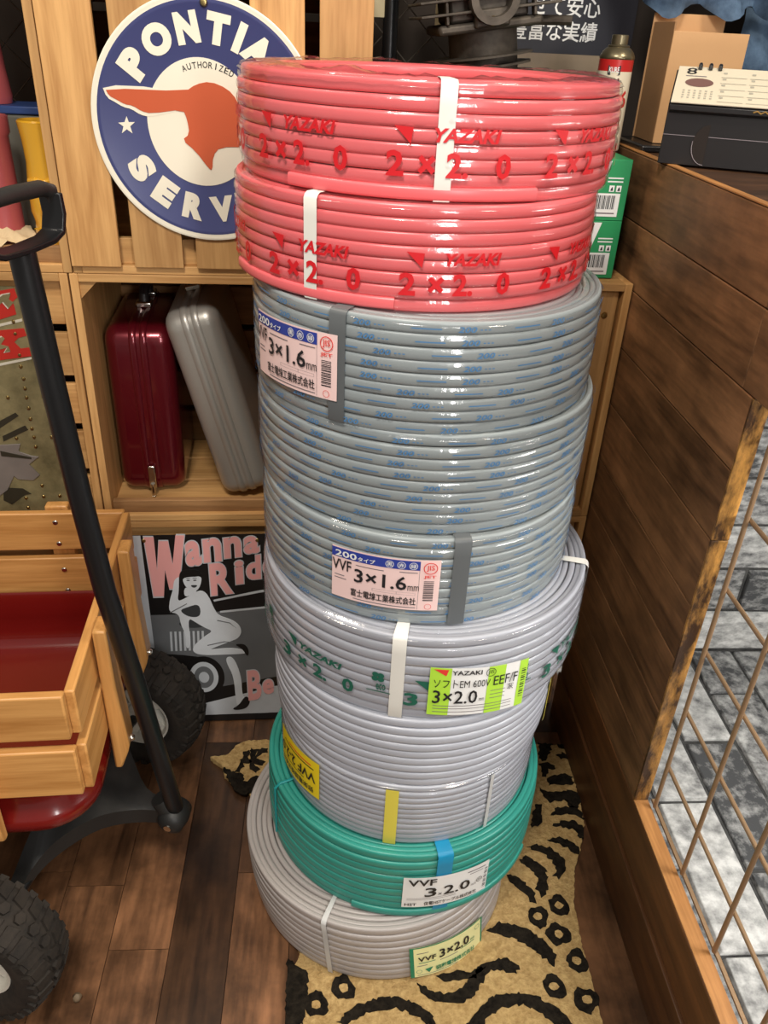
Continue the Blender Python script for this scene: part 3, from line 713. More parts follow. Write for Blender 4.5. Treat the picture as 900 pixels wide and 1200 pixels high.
TIN={'reda':[(-0.4609,0.8757),(-0.4421,0.8776),(-0.4199,0.8818),(-0.4177,0.8683),(-0.4261,0.8611),(-0.4247,0.8552),(-0.424,0.8421),(-0.4505,0.8334),(-0.4697,0.8308)],'redb':[(-0.4729,0.8147),(-0.4537,0.8166),(-0.4168,0.8205),(-0.4148,0.8087),(-0.4274,0.8051),(-0.435,0.7982),(-0.4273,0.7879),(-0.4142,0.7898),(-0.4134,0.7759),(-0.4629,0.7685),(-0.4824,0.7665)],'cuta':[(-0.44,0.8728),(-0.4272,0.8753),(-0.4322,0.8649),(-0.4254,0.8601),(-0.4349,0.8501),(-0.4421,0.8615),(-0.4495,0.8548),(-0.447,0.8679)],'cutb':[(-0.4579,0.7945),(-0.4496,0.8048),(-0.4522,0.8082),(-0.4623,0.8047),(-0.4662,0.7841),(-0.4477,0.7894),(-0.4541,0.7807),(-0.4442,0.7826),(-0.4458,0.7912)],'wha':[(-0.4709,0.8248),(-0.4518,0.8267),(-0.4173,0.8355),(-0.4171,0.8315),(-0.4526,0.8224),(-0.4717,0.8208)],'whb':[(-0.4834,0.7613),(-0.4639,0.7632),(-0.4137,0.7742),(-0.4136,0.7707),(-0.4647,0.759),(-0.4843,0.757)],'bomb':[(-0.5359,0.5986),(-0.4907,0.6221),(-0.4564,0.624),(-0.4623,0.6102),(-0.4432,0.6022),(-0.4315,0.6001),(-0.4494,0.5861),(-0.4355,0.5657),(-0.4477,0.5555),(-0.4717,0.5577),(-0.4775,0.5639),(-0.4928,0.5372),(-0.5092,0.5248),(-0.5544,0.5083)],'bonea':[(-0.4826,0.6645),(-0.4549,0.6796),(-0.4509,0.674),(-0.4851,0.6512)],'boneb':[(-0.4827,0.6377),(-0.4439,0.6569),(-0.4402,0.6492),(-0.4828,0.6279)],'bonec':[(-0.499,0.5414),(-0.468,0.539),(-0.4558,0.5284),(-0.4667,0.5264),(-0.4912,0.5076),(-0.5037,0.5163)]}
RIVETS=[(-0.4326,0.7582),(-0.432,0.7378),(-0.4326,0.7215),(-0.433,0.7058),(-0.4329,0.6872),(-0.4335,0.6683),(-0.4341,0.6511),(-0.4333,0.6357),(-0.4336,0.618),(-0.4355,0.5442),(-0.4366,0.5228),(-0.4095,0.5238),(-0.466,0.5201),(-0.4617,0.7057),(-0.4051,0.6356),(-0.4615,0.6338),(-0.4069,0.7077),(-0.4304,0.8304),(-0.431,0.8118),(-0.4308,0.7775),(-0.4135,0.5046),(-0.4658,0.5009)]

# ------------------------------------------------------------------ wooden crates of the shelf
CW, CH, CD = .4345, .4325, .30
def crate(u0, z0, label, front, back='slats', depth=CD):
    """u0, z0: lower left front corner; front: open / vertical / horizontal"""
    t = .0125
    rt = sthing('wooden_crate', label, 'crate', u0, 1.2525, z0, 'stacked wooden crates')
    def part(name, x0, x1, y0, y1, a, b, ax, dark=False, bev=.0012):
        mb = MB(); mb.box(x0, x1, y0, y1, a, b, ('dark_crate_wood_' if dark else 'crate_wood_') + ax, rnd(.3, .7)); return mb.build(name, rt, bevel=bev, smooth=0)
    part('side_panel', 0, t, 0, depth, 0, CH, 'z'); part('side_panel', CW - t, CW, 0, depth, 0, CH, 'z')
    part('top_panel', t, CW - t, 0, depth, CH - t, CH, 'x'); part('bottom_panel', t, CW - t, 0, depth, 0, t, 'x')
    if front == 'vertical':
        n = 5; gap = .0195; sw = (CW - 2 * .0008 - (n - 1) * gap) / n
        for i in range(n): part('slat', .0008 + i * (sw + gap), .0008 + i * (sw + gap) + sw, -.0085, -.0003, .012, CH - .004, 'z')
        part('rail', t, CW - t, .012, .024, t, .05, 'x'); part('rail', t, CW - t, .012, .024, CH - .05, CH - t, 'x')
    elif front == 'panelslat':
        n = 4; gap = .02; sw = (CW - 2 * t - (n - 1) * gap) / n - .001
        for i in range(n): part('slat', t + .0005 + i * (sw + gap), t + .0005 + i * (sw + gap) + sw, .012, .022, t, CH - t, 'z')
        mb = MB()
        for zz in (.05, CH - .055): mb.lathe([(0, .004), (.004, .0032), (.0058, 0)], 'brass', 12, Matrix.Translation((CW - t - .022, .012, zz)) @ Matrix.Rotation(PI / 2, 4, 'X'))
        mb.build('bolt', rt)
    elif front == 'horizontal':
        n = 5; gap = .014; sw = (CH - 2 * t - (n - 1) * gap) / n
        for i in range(n): part('slat', t, CW - t, .016, .026, t + i * (sw + gap), t + i * (sw + gap) + sw, 'x')
    if front == 'open':
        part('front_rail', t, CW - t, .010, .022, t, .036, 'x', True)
        for i in range(3): part('floor_slat', t, CW - t, .024 + i * .088, .024 + i * .088 + .078, t, .024, 'x')
        for sx in (0, 1):
            mb = MB(); x0, x1 = (t, t + .026) if sx == 0 else (CW - t, CW - t - .026)
            mb.prism([(x0, CH - t), (x1, CH - t), (x0, CH - t - .026)], lambda x, y, q: Vector((x, q, y)), .006, .018, 'crate_wood_x'); mb.build('corner_block', rt, smooth=0)
    if back == 'slats':
        n = 5; gap = .012; sw = (CH - 2 * t - (n - 1) * gap) / n
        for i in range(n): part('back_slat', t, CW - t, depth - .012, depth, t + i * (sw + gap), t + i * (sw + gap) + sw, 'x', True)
    return rt
UL, UM, UR = -.7735, -.3365, .1010
ZB, ZM, ZT = 0, .4745, .9075
CH2 = CH
CH = .4730
crate(UL, ZB, 'bottom left wooden crate, mostly hidden behind the red wagon', 'horizontal')
crate(UM, ZB, 'bottom wooden crate behind the tin poster of the posing woman', 'horizontal')
crate(UR, ZB, 'bottom right wooden crate behind the cable coils, beside the brown boarded wall', 'panelslat')
CH = CH2
crate(UL, ZM, 'left wooden crate with horizontal slats behind the bomb tin sign', 'horizontal')
crate(UM, ZM, 'open wooden crate holding the red and silver cases', 'open')
crate(UR, ZM, 'right wooden crate with a brass bolt, under the green boxes', 'panelslat')
crate(UL + .008, ZT, 'top left open wooden crate holding ceramic mugs', 'open', back='none')
crate(UM + .008, ZT, 'top wooden crate with vertical slats carrying the round blue sign', 'vertical')

# ------------------------------------------------------------------ round enamel sign
sgn = sthing('round_sign', 'round blue and white enamel sign with orange head emblem', 'sign', -.118, 1.2415, 1.1165)
Y = lambda x, y, q: Vector((x, -q, y))
mb = MB()
MX = Matrix.Rotation(PI / 2, 4, 'X')
mb.lathe([(0, .0010), (.1415, .0010), (.1440, .0022), (.1462, .0010)], 'sign_blue', 96, MX)
mb.lathe([(.1462, .0010), (.1500, .0032), (.1535, .0022), (.1535, -.0005), (0, -.0005)], 'sign_white', 96, MX)
mb.build('sign_plate', sgn, smooth=60)
mb = MB()
mb.prism([(.0735 * math.cos(t * PI / 36) - .007, .0795 * math.sin(t * PI / 36) + .0005) for t in range(72)], Y, .0010, .0016, 'sign_white')
sf = lambda P: [(x - .003, y - .0045) for x, y in P]
mb.prism(soft(sf(SIGN['headw']), 1), Y, .0012, .0019, 'sign_white')
mb.prism(soft(sf(SIGN['head']), 1), Y, .0014, .0024, 'sign_orange')
mb.prism(sf(SIGN['star']), Y, .0010, .0017, 'sign_white')
mb.prism([(-x, y) for x, y in sf(SIGN['star'])][::-1], Y, .0010, .0017, 'sign_white')
mb.build('emblem', sgn, smooth=0)
def arc_text(mb, s, r, angs, hh, wid, m, flip=False, bold=.03):
    for ch, an in zip(s, angs):
        t = math.radians(an); wd = wid.get(ch, wid['*'])
        def fn(x, y):
            if flip: c = Vector((math.sin(t), math.cos(t))) * (r - y); ex = Vector((-math.cos(t), math.sin(t)))
            else: c = Vector((math.sin(t), math.cos(t))) * (r + y); ex = Vector((math.cos(t), -math.sin(t)))
            p = c + ex * x
            return Vector((p.x, -.0019, p.y))
        put_text(mb, ch, (-wd / 2, -hh / 2, wd / 2, hh / 2), fn, m, bold, res=6)
mb = MB()
arc_text(mb, 'PONTIAC', .1145, (-52.5, -31, -9.8, 10, 24.5, 38.5, 58), .037, {'*': .030, 'O': .038, 'I': .0105, 'T': .0305, 'A': .036, 'C': .036}, 'sign_white', bold=.075)
mb.build('sign_lettering', sgn, smooth=0, merge=False); mb = MB()
arc_text(mb, 'SERVICE', .1105, (-122, -144, -166, 173, 157.5, 141, 119), .035, {'*': .029, 'I': .0100, 'V': .033}, 'sign_white', True, bold=.075)
mb.build('sign_lettering', sgn, smooth=0, merge=False); mb = MB()
arc_text(mb, 'AUTHORIZED', .0715, [-22 + i * 5.7 for i in range(10)], .0075, {'*': .0054, 'I': .0014, 'O': .0064}, 'ink', bold=.01)
mb.build('sign_lettering', sgn, smooth=0, merge=False)
mb = MB(); mb.lathe([(0, .0065), (.0035, .0058), (.0052, .003), (.0052, 0)], 'brass', 16, Matrix.Translation((.004, 0, .1415)) @ MX); mb.build('screw', sgn)

# ------------------------------------------------------------------ things in the top left crate
def smug(name, lab, u, d, z, prof, m, face=False, handle=False):
    rt = sthing(name, lab, 'mug', u, d, z, None)
    mb = MB(); mb.lathe(prof, m, 32); mb.build('mug_body', rt, smooth=50)
    if face:
        mb = MB(); mb.tube([(0, -.0225, .088), (0, -.032, .062), (0, -.034, .048)], [.004, .0065, .008], m, 12); mb.build('nose', rt)
        mb = MB(); mb.tube([(-.02, -.020, .094), (-.01, -.028, .096), (0, -.0285, .092), (.01, -.028, .096), (.02, -.020, .094)], .0045, m, 10); mb.build('brow', rt)
        mb = MB(); mb.tube([(-.02, -.024, .028), (0, -.034, .030), (.02, -.024, .028), (0, -.034, .022)], .004, m, 10, closed=True); mb.build('mouth', rt)
    if handle:
        mb = MB(); mb.tube([(-.030, 0, .10), (-.055, 0, .098), (-.062, 0, .07), (-.055, 0, .035), (-.03, 0, .03)], .006, m, 12); mb.build('handle', rt)
    return rt
zf = ZT + .0245
smug('tiki_mug', 'tall yellow ceramic mug with a face in relief', -.365, 1.325, zf, [(0, .0), (.024, 0), (.027, .004), (.028, .02), (.0265, .036), (.030, .05), (.029, .09), (.026, .118), (.0275, .148), (.0305, .172), (.0285, .174), (.0255, .15), (.024, .12), (.024, .01), (0, .008)], 'mug_yellow', face=True)
smug('ceramic_mug', 'tall dark pink ceramic mug beside the yellow mug', -.440, 1.335, zf, [(0, 0), (.030, 0), (.030, .01), (.0275, .02), (.0265, .15), (.0295, .155), (.0295, .176), (.027, .177), (.024, .155), (.024, .01), (0, .008)], 'mug_pink', handle=True)
rt = sthing('storage_box', 'small grey green box with a blue strip in the back of the top left crate', 'box', -.425, 1.46, zf)
mb = MB(); mb.box(-.05, .05, -.04, .04, 0, .170, 'grey_box'); mb.build('box_body', rt, bevel=.004)
mb = MB(); mb.box(-.052, .052, -.042, .042, .1705, .182, 'blue_lid'); mb.build('lid', rt, bevel=.002)
rt = sthing('ceramic_vase', 'tall slim pink vase standing on the grey box', 'vase', -.462, 1.455, zf + .1825)
mb = MB(); mb.lathe([(0, 0), (.026, 0), (.028, .01), (.024, .05), (.021, .12), (.024, .16), (.021, .16), (.018, .12), (.018, .01), (0, .008)], 'mug_pink', 32); mb.build('vase_body', rt, smooth=50)
mb = MB()
g = []
for i in range(11):
    row = []
    for j in range(9):
        x, y = -.05 + .0095 * i, -.035 + .009 * j
        row.append(mb.bm.verts.new((x, y, .004 + .014 * abs(math.sin(i * .9 + j * .5)) * (.3 + .7 * math.sin(PI * i / 10)) + .002 * j)))
    g.append(row)
for i in range(10):
    for j in range(8): mb.face([g[i][j], g[i + 1][j], g[i + 1][j + 1], g[i][j + 1]], 'cloth_beige')
o = mb.build('folded_cloth', None, smooth=60, solid=.003); o.location = SH(-.432, 1.296, zf); o.rotation_euler = (0, 0, .5)
tag(o, 'crumpled beige cloth lying in front of the mugs', 'cloth')

# ------------------------------------------------------------------ tin sign with the bomb, leaning in front of the left slats
F = lambda x, y, q: Vector((x, -q, y))
ts = sthing('tin_sign', 'olive tin sign with rivets, red letters and a grey bomb', 'sign', 0, 1.2600, 0)
mb = MB(); mb.box(-.70, -.386, -.0012, .0012, .4885, .884, 'tin_olive'); mb.build('tin_plate', ts, smooth=0)
mb = MB()
for k, m_, q in (('wha', 'tin_white', .0018), ('whb', 'tin_white', .0018), ('reda', 'tin_red', .0020), ('redb', 'tin_red', .0020), ('cuta', 'tin_white', .0024), ('cutb', 'tin_white', .0024), ('bonea', 'tin_dark', .0020), ('boneb', 'tin_dark', .0020), ('bonec', 'tin_dark', .0020)):
    mb.prism(TIN[k], F, .0012, q, m_)
    if k[:3] == 'cut': mb.prism([(x * .9 + sum(p[0] for p in TIN[k]) / len(TIN[k]) * .1 + .002, y * .9 + sum(p[1] for p in TIN[k]) / len(TIN[k]) * .1) for x, y in TIN[k]], F, .0020, .0028, 'tin_olive')
for k in ('reda', 'redb', 'wha', 'whb'):
    P = [(x - .088, y + .002) for x, y in TIN[k]]
    mb.prism(P, F, .0012, .0019, 'tin_red' if k[0] == 'r' else 'tin_white')
mb.build('tin_lettering', ts, smooth=0)
mb = MB(); mb.prism(TIN['bomb'], F, .0012, .0036, 'tin_grey')
bx = TIN['bomb']
mb.prism([(bx[1][0], bx[1][1] - .01), (bx[4][0], bx[4][1] - .002), (bx[4][0], bx[4][1] - .006), (bx[1][0], bx[1][1] - .02)], F, .0034, .0044, 'tin_dark')
mb.build('bomb', ts, bevel=.0008)
mb = MB()
for x, y in RIVETS: mb.lathe([(0, .0024), (.0022, .0018), (.0032, 0)], 'brass', 10, Matrix.Translation((x, -.0012, y)) @ MX)
mb.build('rivet', ts)

# ------------------------------------------------------------------ cases in the middle crate
def hardcase(name, lab, W, D, Hh, m, u, d, z, roll, latchz, yaw=0):
    rt = sthing(name, lab, 'case', u, d, z, None, yaw)
    rt.rotation_euler = (Matrix.Rotation(PHI + yaw, 3, 'Z') @ Matrix.Rotation(roll, 3, 'Y')).to_euler()
    def shell(x0, x1, nm, fat, mm, r=.030):
        mb = MB(); seg = 8
        def loop(x, e):
            pts = []
            for cx_, cz, a0 in ((D - r, Hh - r, 0), (r, Hh - r, 90), (r, r, 180), (D - r, r, 270)):
                for q in range(seg + 1):
                    a = math.radians(a0 + 90 * q / seg)
                    pts.append(Vector((x, cx_ + (r + e) * math.cos(a), cz + (r + e) * math.sin(a))))
            return [mb.bm.verts.new(p) for p in pts]
        rows = []
        dirn = 1 if fat > 0 else -1
        L_ = abs(x1 - x0); R_ = min(.022, L_ * .6)
        prof = [(0, 0), (L_ - R_, 0)] + [(L_ - R_ + R_ * math.sin(q * PI / 12), -R_ * (1 - math.cos(q * PI / 12))) for q in range(1, 7)]
        xs = x0 if fat > 0 else x1
        for a, e in prof: rows.append(loop(xs + dirn * a, e))
        for a, b in zip(rows[:-1], rows[1:]):
            for k in range(len(a)): mb.face([a[k], a[(k + 1) % len(a)], b[(k + 1) % len(a)], b[k]], mm)
        mb.face(rows[0], mm); mb.face(rows[-1], mm)
        return mb.build(nm, rt, smooth=50)
    mid = W * .5
    shell(mid + .006, W, 'shell', 1, m); shell(0, mid - .006, 'shell', -1, m)
    # frame band between the shells: two raised ribs with a groove
    for a, b, e in ((mid - .0145, mid - .0025, .0032), (mid + .0025, mid + .0145, .0032), (mid - .003, mid + .003, .0008)):
        mb = MB(); r = .030; seg = 8; rows = []
        for x, ee in ((a, -.004), (a, e * .4), (a + .003, e), (b - .003, e), (b, e * .4), (b, -.004)) if b - a > .008 else ((a, -.004), (a, e), (b, e), (b, -.004)):
            pts = []
            for cx_, cz, a0 in ((D - r, Hh - r, 0), (r, Hh - r, 90), (r, r, 180), (D - r, r, 270)):
                for q in range(seg + 1):
                    t = math.radians(a0 + 90 * q / seg); pts.append(mb.bm.verts.new((x, cx_ + (r + ee) * math.cos(t), cz + (r + ee) * math.sin(t))))
            rows.append(pts)
        for p, q in zip(rows[:-1], rows[1:]):
            for k in range(len(p)): mb.face([p[k], p[(k + 1) % len(p)], q[(k + 1) % len(p)], q[k]], m)
        mb.build('frame_band', rt, smooth=50)
    if latchz:
        mb = MB()
        mb.box(mid - .006, mid + .006, -.0095, -.003, latchz - .022, latchz + .022, 'chrome'); lt = mb.build('latch', rt, bevel=.002)
        mb = MB(); mb.tube([(mid, -.0105, latchz - .012), (mid, -.0105, latchz - .034)], .0035, 'chrome', 12); mb.tube([(mid, -.0105, latchz - .034), (mid, -.0085, latchz - .036)], .0035, 'chrome', 12); mb.build('latch_lever', lt)
    mb = MB()
    zt = Hh + .002
    mb.tube([(mid, D * .50, zt), (mid, D * .51, zt + .018), (mid, D * .56, zt + .026), (mid, D * .72, zt + .026), (mid, D * .77, zt + .018), (mid, D * .78, zt)], .0085, 'case_dark', 12)
    h_ = mb.build('handle', rt)
    mb = MB()
    for y in (D * .50, D * .78): mb.box(mid - .014, mid + .014, y - .012, y + .012, Hh + .001, Hh + .012, 'chrome')
    mb.build('handle_mount', h_, bevel=.003)
    return rt
hardcase('travel_case', 'dark red metal case standing upright in the crate', .110, .230, .304, 'case_red', -.3135, 1.305, ZM + .028, 0, .035, .03)
cs = hardcase('travel_case', 'silver metal case tilted against the red case', .088, .245, .342, 'case_silver', -.1310, 1.277, ZM + .0275, -.248, 0, 0)

# ------------------------------------------------------------------ tin poster of the posing woman
pt = sthing('tin_poster', 'black and pink tin poster of a woman posing by an old car', 'poster', 0, 1.240, 0)
PQ = lambda x, y, q: Vector((x, -q + (.4525 - y) * -.012, y))
mb = MB(); mb.prism([(-.2965, .003), (.06, .003), (.06, .4525), (-.2965, .4525)], PQ, -.0012, .0006, 'poster_black'); mb.build('poster_plate', pt, smooth=0)
def part(name, items):
    mb = MB()
    for pts, m_, q in items: mb.prism(pts, PQ, .0004, q, m_)
    return mb.build(name, pt, smooth=0)
def ell(cx, cy, rx, ry, n=40): return [(cx + rx * math.cos(2 * PI * i / n), cy + ry * math.sin(2 * PI * i / n)) for i in range(n)]
part('white_margin', [([(-.2965, .003), (-.279, .003), (-.279, .4525), (-.2965, .4525)], 'poster_light', .0011)])
grill = [([(x, .190), (x + .004, .190), (x + .006, .237), (x + .002, .237)], 'poster_light', .0013) for x in [-.249 + .0085 * i for i in range(8)]]
part('car_picture', [(PIN['car'], 'poster_mid', .0009), (PIN['glassline'], 'poster_light', .0011), (PIN['hoodline'], 'poster_light', .0012), (PIN['ground'], 'poster_light', .0009)] + grill +
     [(ell(-.1905, .1215, .040, .053), 'poster_black', .0012), (ell(-.1905, .1215, .028, .039), 'poster_light', .0014), (ell(-.1905, .1215, .019, .028), 'poster_mid', .0016), (ell(-.1905, .1215, .010, .014), 'poster_light', .0018),
      (ell(-.2, .255, .028, .010), 'poster_dim', .0011)])
part('woman_picture', [(soft(PIN['shin']), 'poster_skin', .0014), (soft(PIN['body']), 'poster_skin', .0016), (soft(PIN['neck']), 'poster_skin', .0017), (soft(PIN['hair']), 'poster_black', .0022), (soft(PIN['face']), 'poster_skin', .0018), (soft(PIN['bikini']), 'poster_dim', .0019), (soft(PIN['shoea']), 'poster_black', .0018), (soft(PIN['shoeb']), 'poster_black', .0018), (soft(PIN['smile']), 'poster_dim', .0021)]
     + [(ell(PIN['face'][0][0] + dx_, PIN['face'][0][1] - .009, .0032, .0012, 12), 'poster_black', .0021) for dx_ in (.009, .021)] + [(ell(PIN['face'][0][0] + dx_, PIN['face'][0][1] - .0045, .0042, .0006, 12), 'poster_dim', .0021) for dx_ in (.009, .021)]
     + [([(-.2425, .2835), (-.2100, .3035), (-.2095, .3020), (-.2420, .2815)], 'poster_mid', .0020), ([(-.1790, .2030), (-.1460, .2110), (-.1290, .2080), (-.1460, .2090), (-.1785, .2010)], 'poster_mid', .0020), ([(-.1560, .2630), (-.1330, .2560), (-.1210, .2420), (-.1340, .2545), (-.1570, .2610)], 'poster_mid', .0020)])
mb = MB()
def grow(P, k):
    cx_ = sum(p[0] for p in P) / len(P); cy_ = sum(p[1] for p in P) / len(P)
    return [(cx_ + (x - cx_) * (1 + k), cy_ + (y - cy_) * (1 + k)) for x, y in P]
mb.prism(grow(PIN['letterw'], .045), PQ, .0004, .0013, 'poster_light'); mb.prism(PIN['letterw'], PQ, .0006, .0015, 'poster_pink'); mb.build('poster_lettering', pt, smooth=0)
PX = lambda X, Y_: (-.2025 + (X - 340) * .000300 - (Y_ - 100) * .000017, .4475 - (Y_ - 100) * .000372 - 4.6e-8 * (Y_ - 100) ** 2)
for word in ((('a', 340, 435, 262, 112), ('n', 444, 553, 242, 100), ('n', 566, 672, 220, 94), ('a', 684, 780, 198, 90)),
             (('R', 482, 620, 430, 240), ('i', 632, 686, 368, 226), ('d', 700, 790, 345, 200), ('e', 800, 890, 325, 220)), (('B', 710, 800, 1042, 858), ('e', 806, 885, 1010, 915))):
    mb = MB()
    for ch, X0, X1, Y0, Y1 in word:
        (xa, za), (xb, zb) = PX(X0 + 5, Y0 - 4), PX(X1 - 5, Y1 + 4)
        for e, q, m_, bd in ((.0018, .0016, 'poster_light', .060), (0, .0022, 'poster_pink', .040)):
            put_text(mb, ch, (xa - e, za - e, xb + e, zb + e), lambda x, y: PQ(x, y + (x - xa) * .12 - .002, q), m_, bd, res=5)
    mb.build('poster_lettering', pt, smooth=0, merge=False)
mb = MB()
for x, z in ((-.274, .442), (-.075, .440)): mb.lathe([(0, .003), (.003, .0022), (.0042, 0)], 'brass', 12, Matrix.Translation((x, -.0008, z)) @ MX)
mb.build('screw', pt)

# ------------------------------------------------------------------ green boxes, spray can, engine cylinder behind the coils
def gbox(z, lab, yaw):
    rt = sthing('carton', lab, 'box', .508, 1.2800, z, 'green and white cartons behind the pink coils', yaw)
    mb = MB(); mb.box(-.105, 0, 0, .155, 0, .0885, 'green_box'); mb.build('carton_body', rt, bevel=.0008)
    mb = MB()
    f = lambda x, y, q=.0006: Vector((x, -q, y))
    mb.poly([f(-.1045, .086), f(-.032, .086), f(-.105 + .062, .050), f(-.1045, .050)], 'label_white')
    mb.poly([f(-.100, .006), f(-.011, .006), f(-.011, .040), f(-.100, .040)], 'label_white')
    for i in range(13):
        x = -.048 + i * .0024; mb.poly([f(x, .017, .0010), f(x + .0008 + .0009 * (i * 7 % 3) / 2, .017, .0010), f(x + .0008 + .0009 * (i * 7 % 3) / 2, .037, .0010), f(x, .037, .0010)], 'ink')
    for y in (.010,): mb.poly([f(-.046, y, .001), f(-.016, y, .001), f(-.016, y + .002, .001), f(-.046, y + .002, .001)], 'ink_grey')
    for y in (.052, .057): mb.poly([f(-.034, y + .004), f(-.010, y + .004), f(-.010, y + .006), f(-.034, y + .006)], 'label_white')
    for x in (-.030, -.019): mb.poly([f(x, .0425), f(x + .008, .0425), f(x + .008, .0515), f(x, .0515)], 'label_white'); mb.poly([f(x + .002, .044, .001), f(x + .006, .044, .001), f(x + .005, .050, .001), f(x + .003, .048, .001)], 'ink')
    mb.build('carton_print', rt, smooth=0, merge=False)
gbox(ZT + CH + .0005 - CH + 0.0 if False else .9085, 'lower green and white carton on the right crate', .0)
gbox(.9975, 'upper green and white carton under the spray can', -.02)
sp = sthing('spray_can', 'white and red spray can with a metal top behind the pink coils', 'spray can', .4985, 1.400, 1.0865)
mb = MB(); mb.lathe([(0, 0), (.0255, 0), (.0262, .002), (.0262, .112)], 'can_white', 36); mb.lathe([(.0262, .112), (.0262, .128)], 'can_red', 36); mb.build('can_body', sp, smooth=40)
mb = MB(); mb.lathe([(.0262, .128), (.0270, .130), (.0262, .133), (.0235, .138), (.0185, .1430), (.0160, .1445), (.0165, .1460), (.0150, .1475), (.010, .148), (0, .148)], 'can_steel', 36); mb.build('can_dome', sp, smooth=60)
mb = MB(); mb.lathe([(0, .1610), (.0115, .1610), (.0125, .1600), (.0125, .148)], 'can_steel', 24); mb.build('nozzle_cap', sp, smooth=40)
mb = MB()
fn = lambda a0: (lambda x, y, q=.0004: Vector(((.0262 + q) * math.sin(a0 + x / .0262), -(.0262 + q) * math.cos(a0 + x / .0262), y)))
f = fn(-.25)
put_text(mb, '5-56', (-.024, .062, .026, .087), f, 'can_red', .03, 0, 8)
for y0, y1, s_ in ((.108, .120, 'KURE'), (.094, .103, 'CRC')):
    mb.poly([f(-.013, y0, .0007), f(-.011, y0 - .001, .0007), f(.004, y0 - .001, .0007), f(.006, y0, .0007), f(.006, y1, .0007), f(-.013, y1, .0007)], 'ink')
    put_text(mb, s_, (-.011, y0 + .0025, .004, y1 - .002), lambda x, y: f(x, y, .0012), 'label_white', .02, 0, 4)
mb.build('can_print', sp, smooth=0, merge=False)
en = sthing('engine_cylinder', 'black finned motorcycle engine cylinder behind the top coil', 'engine part', .335, 1.415, ZT + .001)
en.rotation_euler = (Matrix.Rotation(PHI, 3, 'Z') @ Matrix.Rotation(-.15, 3, 'Y')).to_euler()
en.location.z += .009; en.scale = (1.16, 1.16, 1.10)
mb = MB(); mb.lathe([(0, 0), (.045, 0), (.045, .30), (0, .30)], 'rust_iron', 32); mb.build('barrel', en, smooth=40)
mb = MB()
for i in range(22):
    z = .02 + i * .0118
    mb.lathe([(.044, z), (.062 + .003 * (i % 2), z + .0004), (.062 + .003 * (i % 2), z + .0028), (.044, z + .0036)], 'rust_iron', 40)
mb.build('barrel_fins', en, smooth=40)
mb = MB()
mb.box(-.066, .066, -.060, .060, .300, .312, 'rust_iron'); mb.box(-.05, .05, -.05, .05, .312, .43, 'rust_iron')
mb.build('cylinder_head', en, bevel=.004)
mb = MB()
for i in range(7):
    z = .322 + i * .0155
    mb.box(-.088, .088, -.066, .066, z, z + .0035, 'rust_iron')
for x in (-.055, .055): mb.box(x - .002, x + .002, -.064, -.05, .312, .43, 'rust_iron')
mb.build('head_fins', en, bevel=.001)
mb = MB(); mb.lathe([(.024, .0), (.030, .0), (.030, .03), (.021, .03), (.019, .005), (0, .004)], 'rust_iron', 28, Matrix.Translation((.002, -.052, .336)) @ MX); mb.build('exhaust_port', en, smooth=40)
mb = MB(); mb.box(-.022, .022, -.070, -.05, .304, .326, 'rust_iron'); mb.lathe([(0, .004), (.006, .003), (.006, 0)], 'brass', 12, Matrix.Translation((.0, -.070, .311)) @ MX); mb.build('port_boss', en, bevel=.003)
mb = MB(); mb.tube([(.05, -.03, .307), (.105, -.05, .300)], .006, 'rust_iron', 10); mb.build('stud', en)

# wire lattice panels behind the top crates
def lattice(lab, u0, u1, z0, z1, d, pitch, phase, post):
    rt = sthing('wire_fence', lab, 'wire fence', 0, d, 0, 'rusty wire fences behind the top crates')
    mb = MB()
    for k in range(-60, 60):
        for s_ in (1, -1):
            # line: u = c + s*(z - zc)
            c = phase + k * pitch
            a, b = (c + s_ * (z0 - 1.231), z0), (c + s_ * (z1 - 1.231), z1)
            p = []
            lo, hi = sorted((a, b))
            if hi[0] <= u0 or lo[0] >= u1: continue
            def clip(u): return lo[1] + (hi[1] - lo[1]) * (u - lo[0]) / (hi[0] - lo[0])
            q0 = (max(lo[0], u0), clip(max(lo[0], u0))); q1 = (min(hi[0], u1), clip(min(hi[0], u1)))
            mb.tube([(q0[0], s_ * .0012, q0[1]), (q1[0], s_ * .0012, q1[1])], .0012, 'rust_iron', 6)
    mb.build('wire_mesh', rt, smooth=60)
    for u in post:
        mb = MB(); mb.tube([(u, 0, z0), (u, 0, z1 + .01)], .0125, 'black_paint', 14); mb.build('post', rt)
lattice('wire fence with a black post left of the engine cylinder', .125, .36, .908, 1.42, 1.545, .08, .228, (.158,))
lattice('wire fence seen through the top left crate', -.765, -.325, ZT + .0005, 1.42, 1.580, .08, -.43, (-.75,))
for i, (u, z, w_, h_) in enumerate(((.1255, 1.255, .034, .10), (.236, 1.245, .026, .10), (.262, 1.218, .024, .12))):
    mb = MB(); mb.box(-w_ / 2, w_ / 2, -.0006, .0006, 0, h_, 'tag_beige'); o = mb.build('paper_tag', smooth=0); o.location = SH(u + .008, 1.5405, z); o.rotation_euler = (0, 0, PHI)
    tag(o, ('beige paper tag hanging beside the black post', 'short beige paper tag hanging on the wire fence', 'long beige paper tag next to the engine cylinder')[i], 'tag')

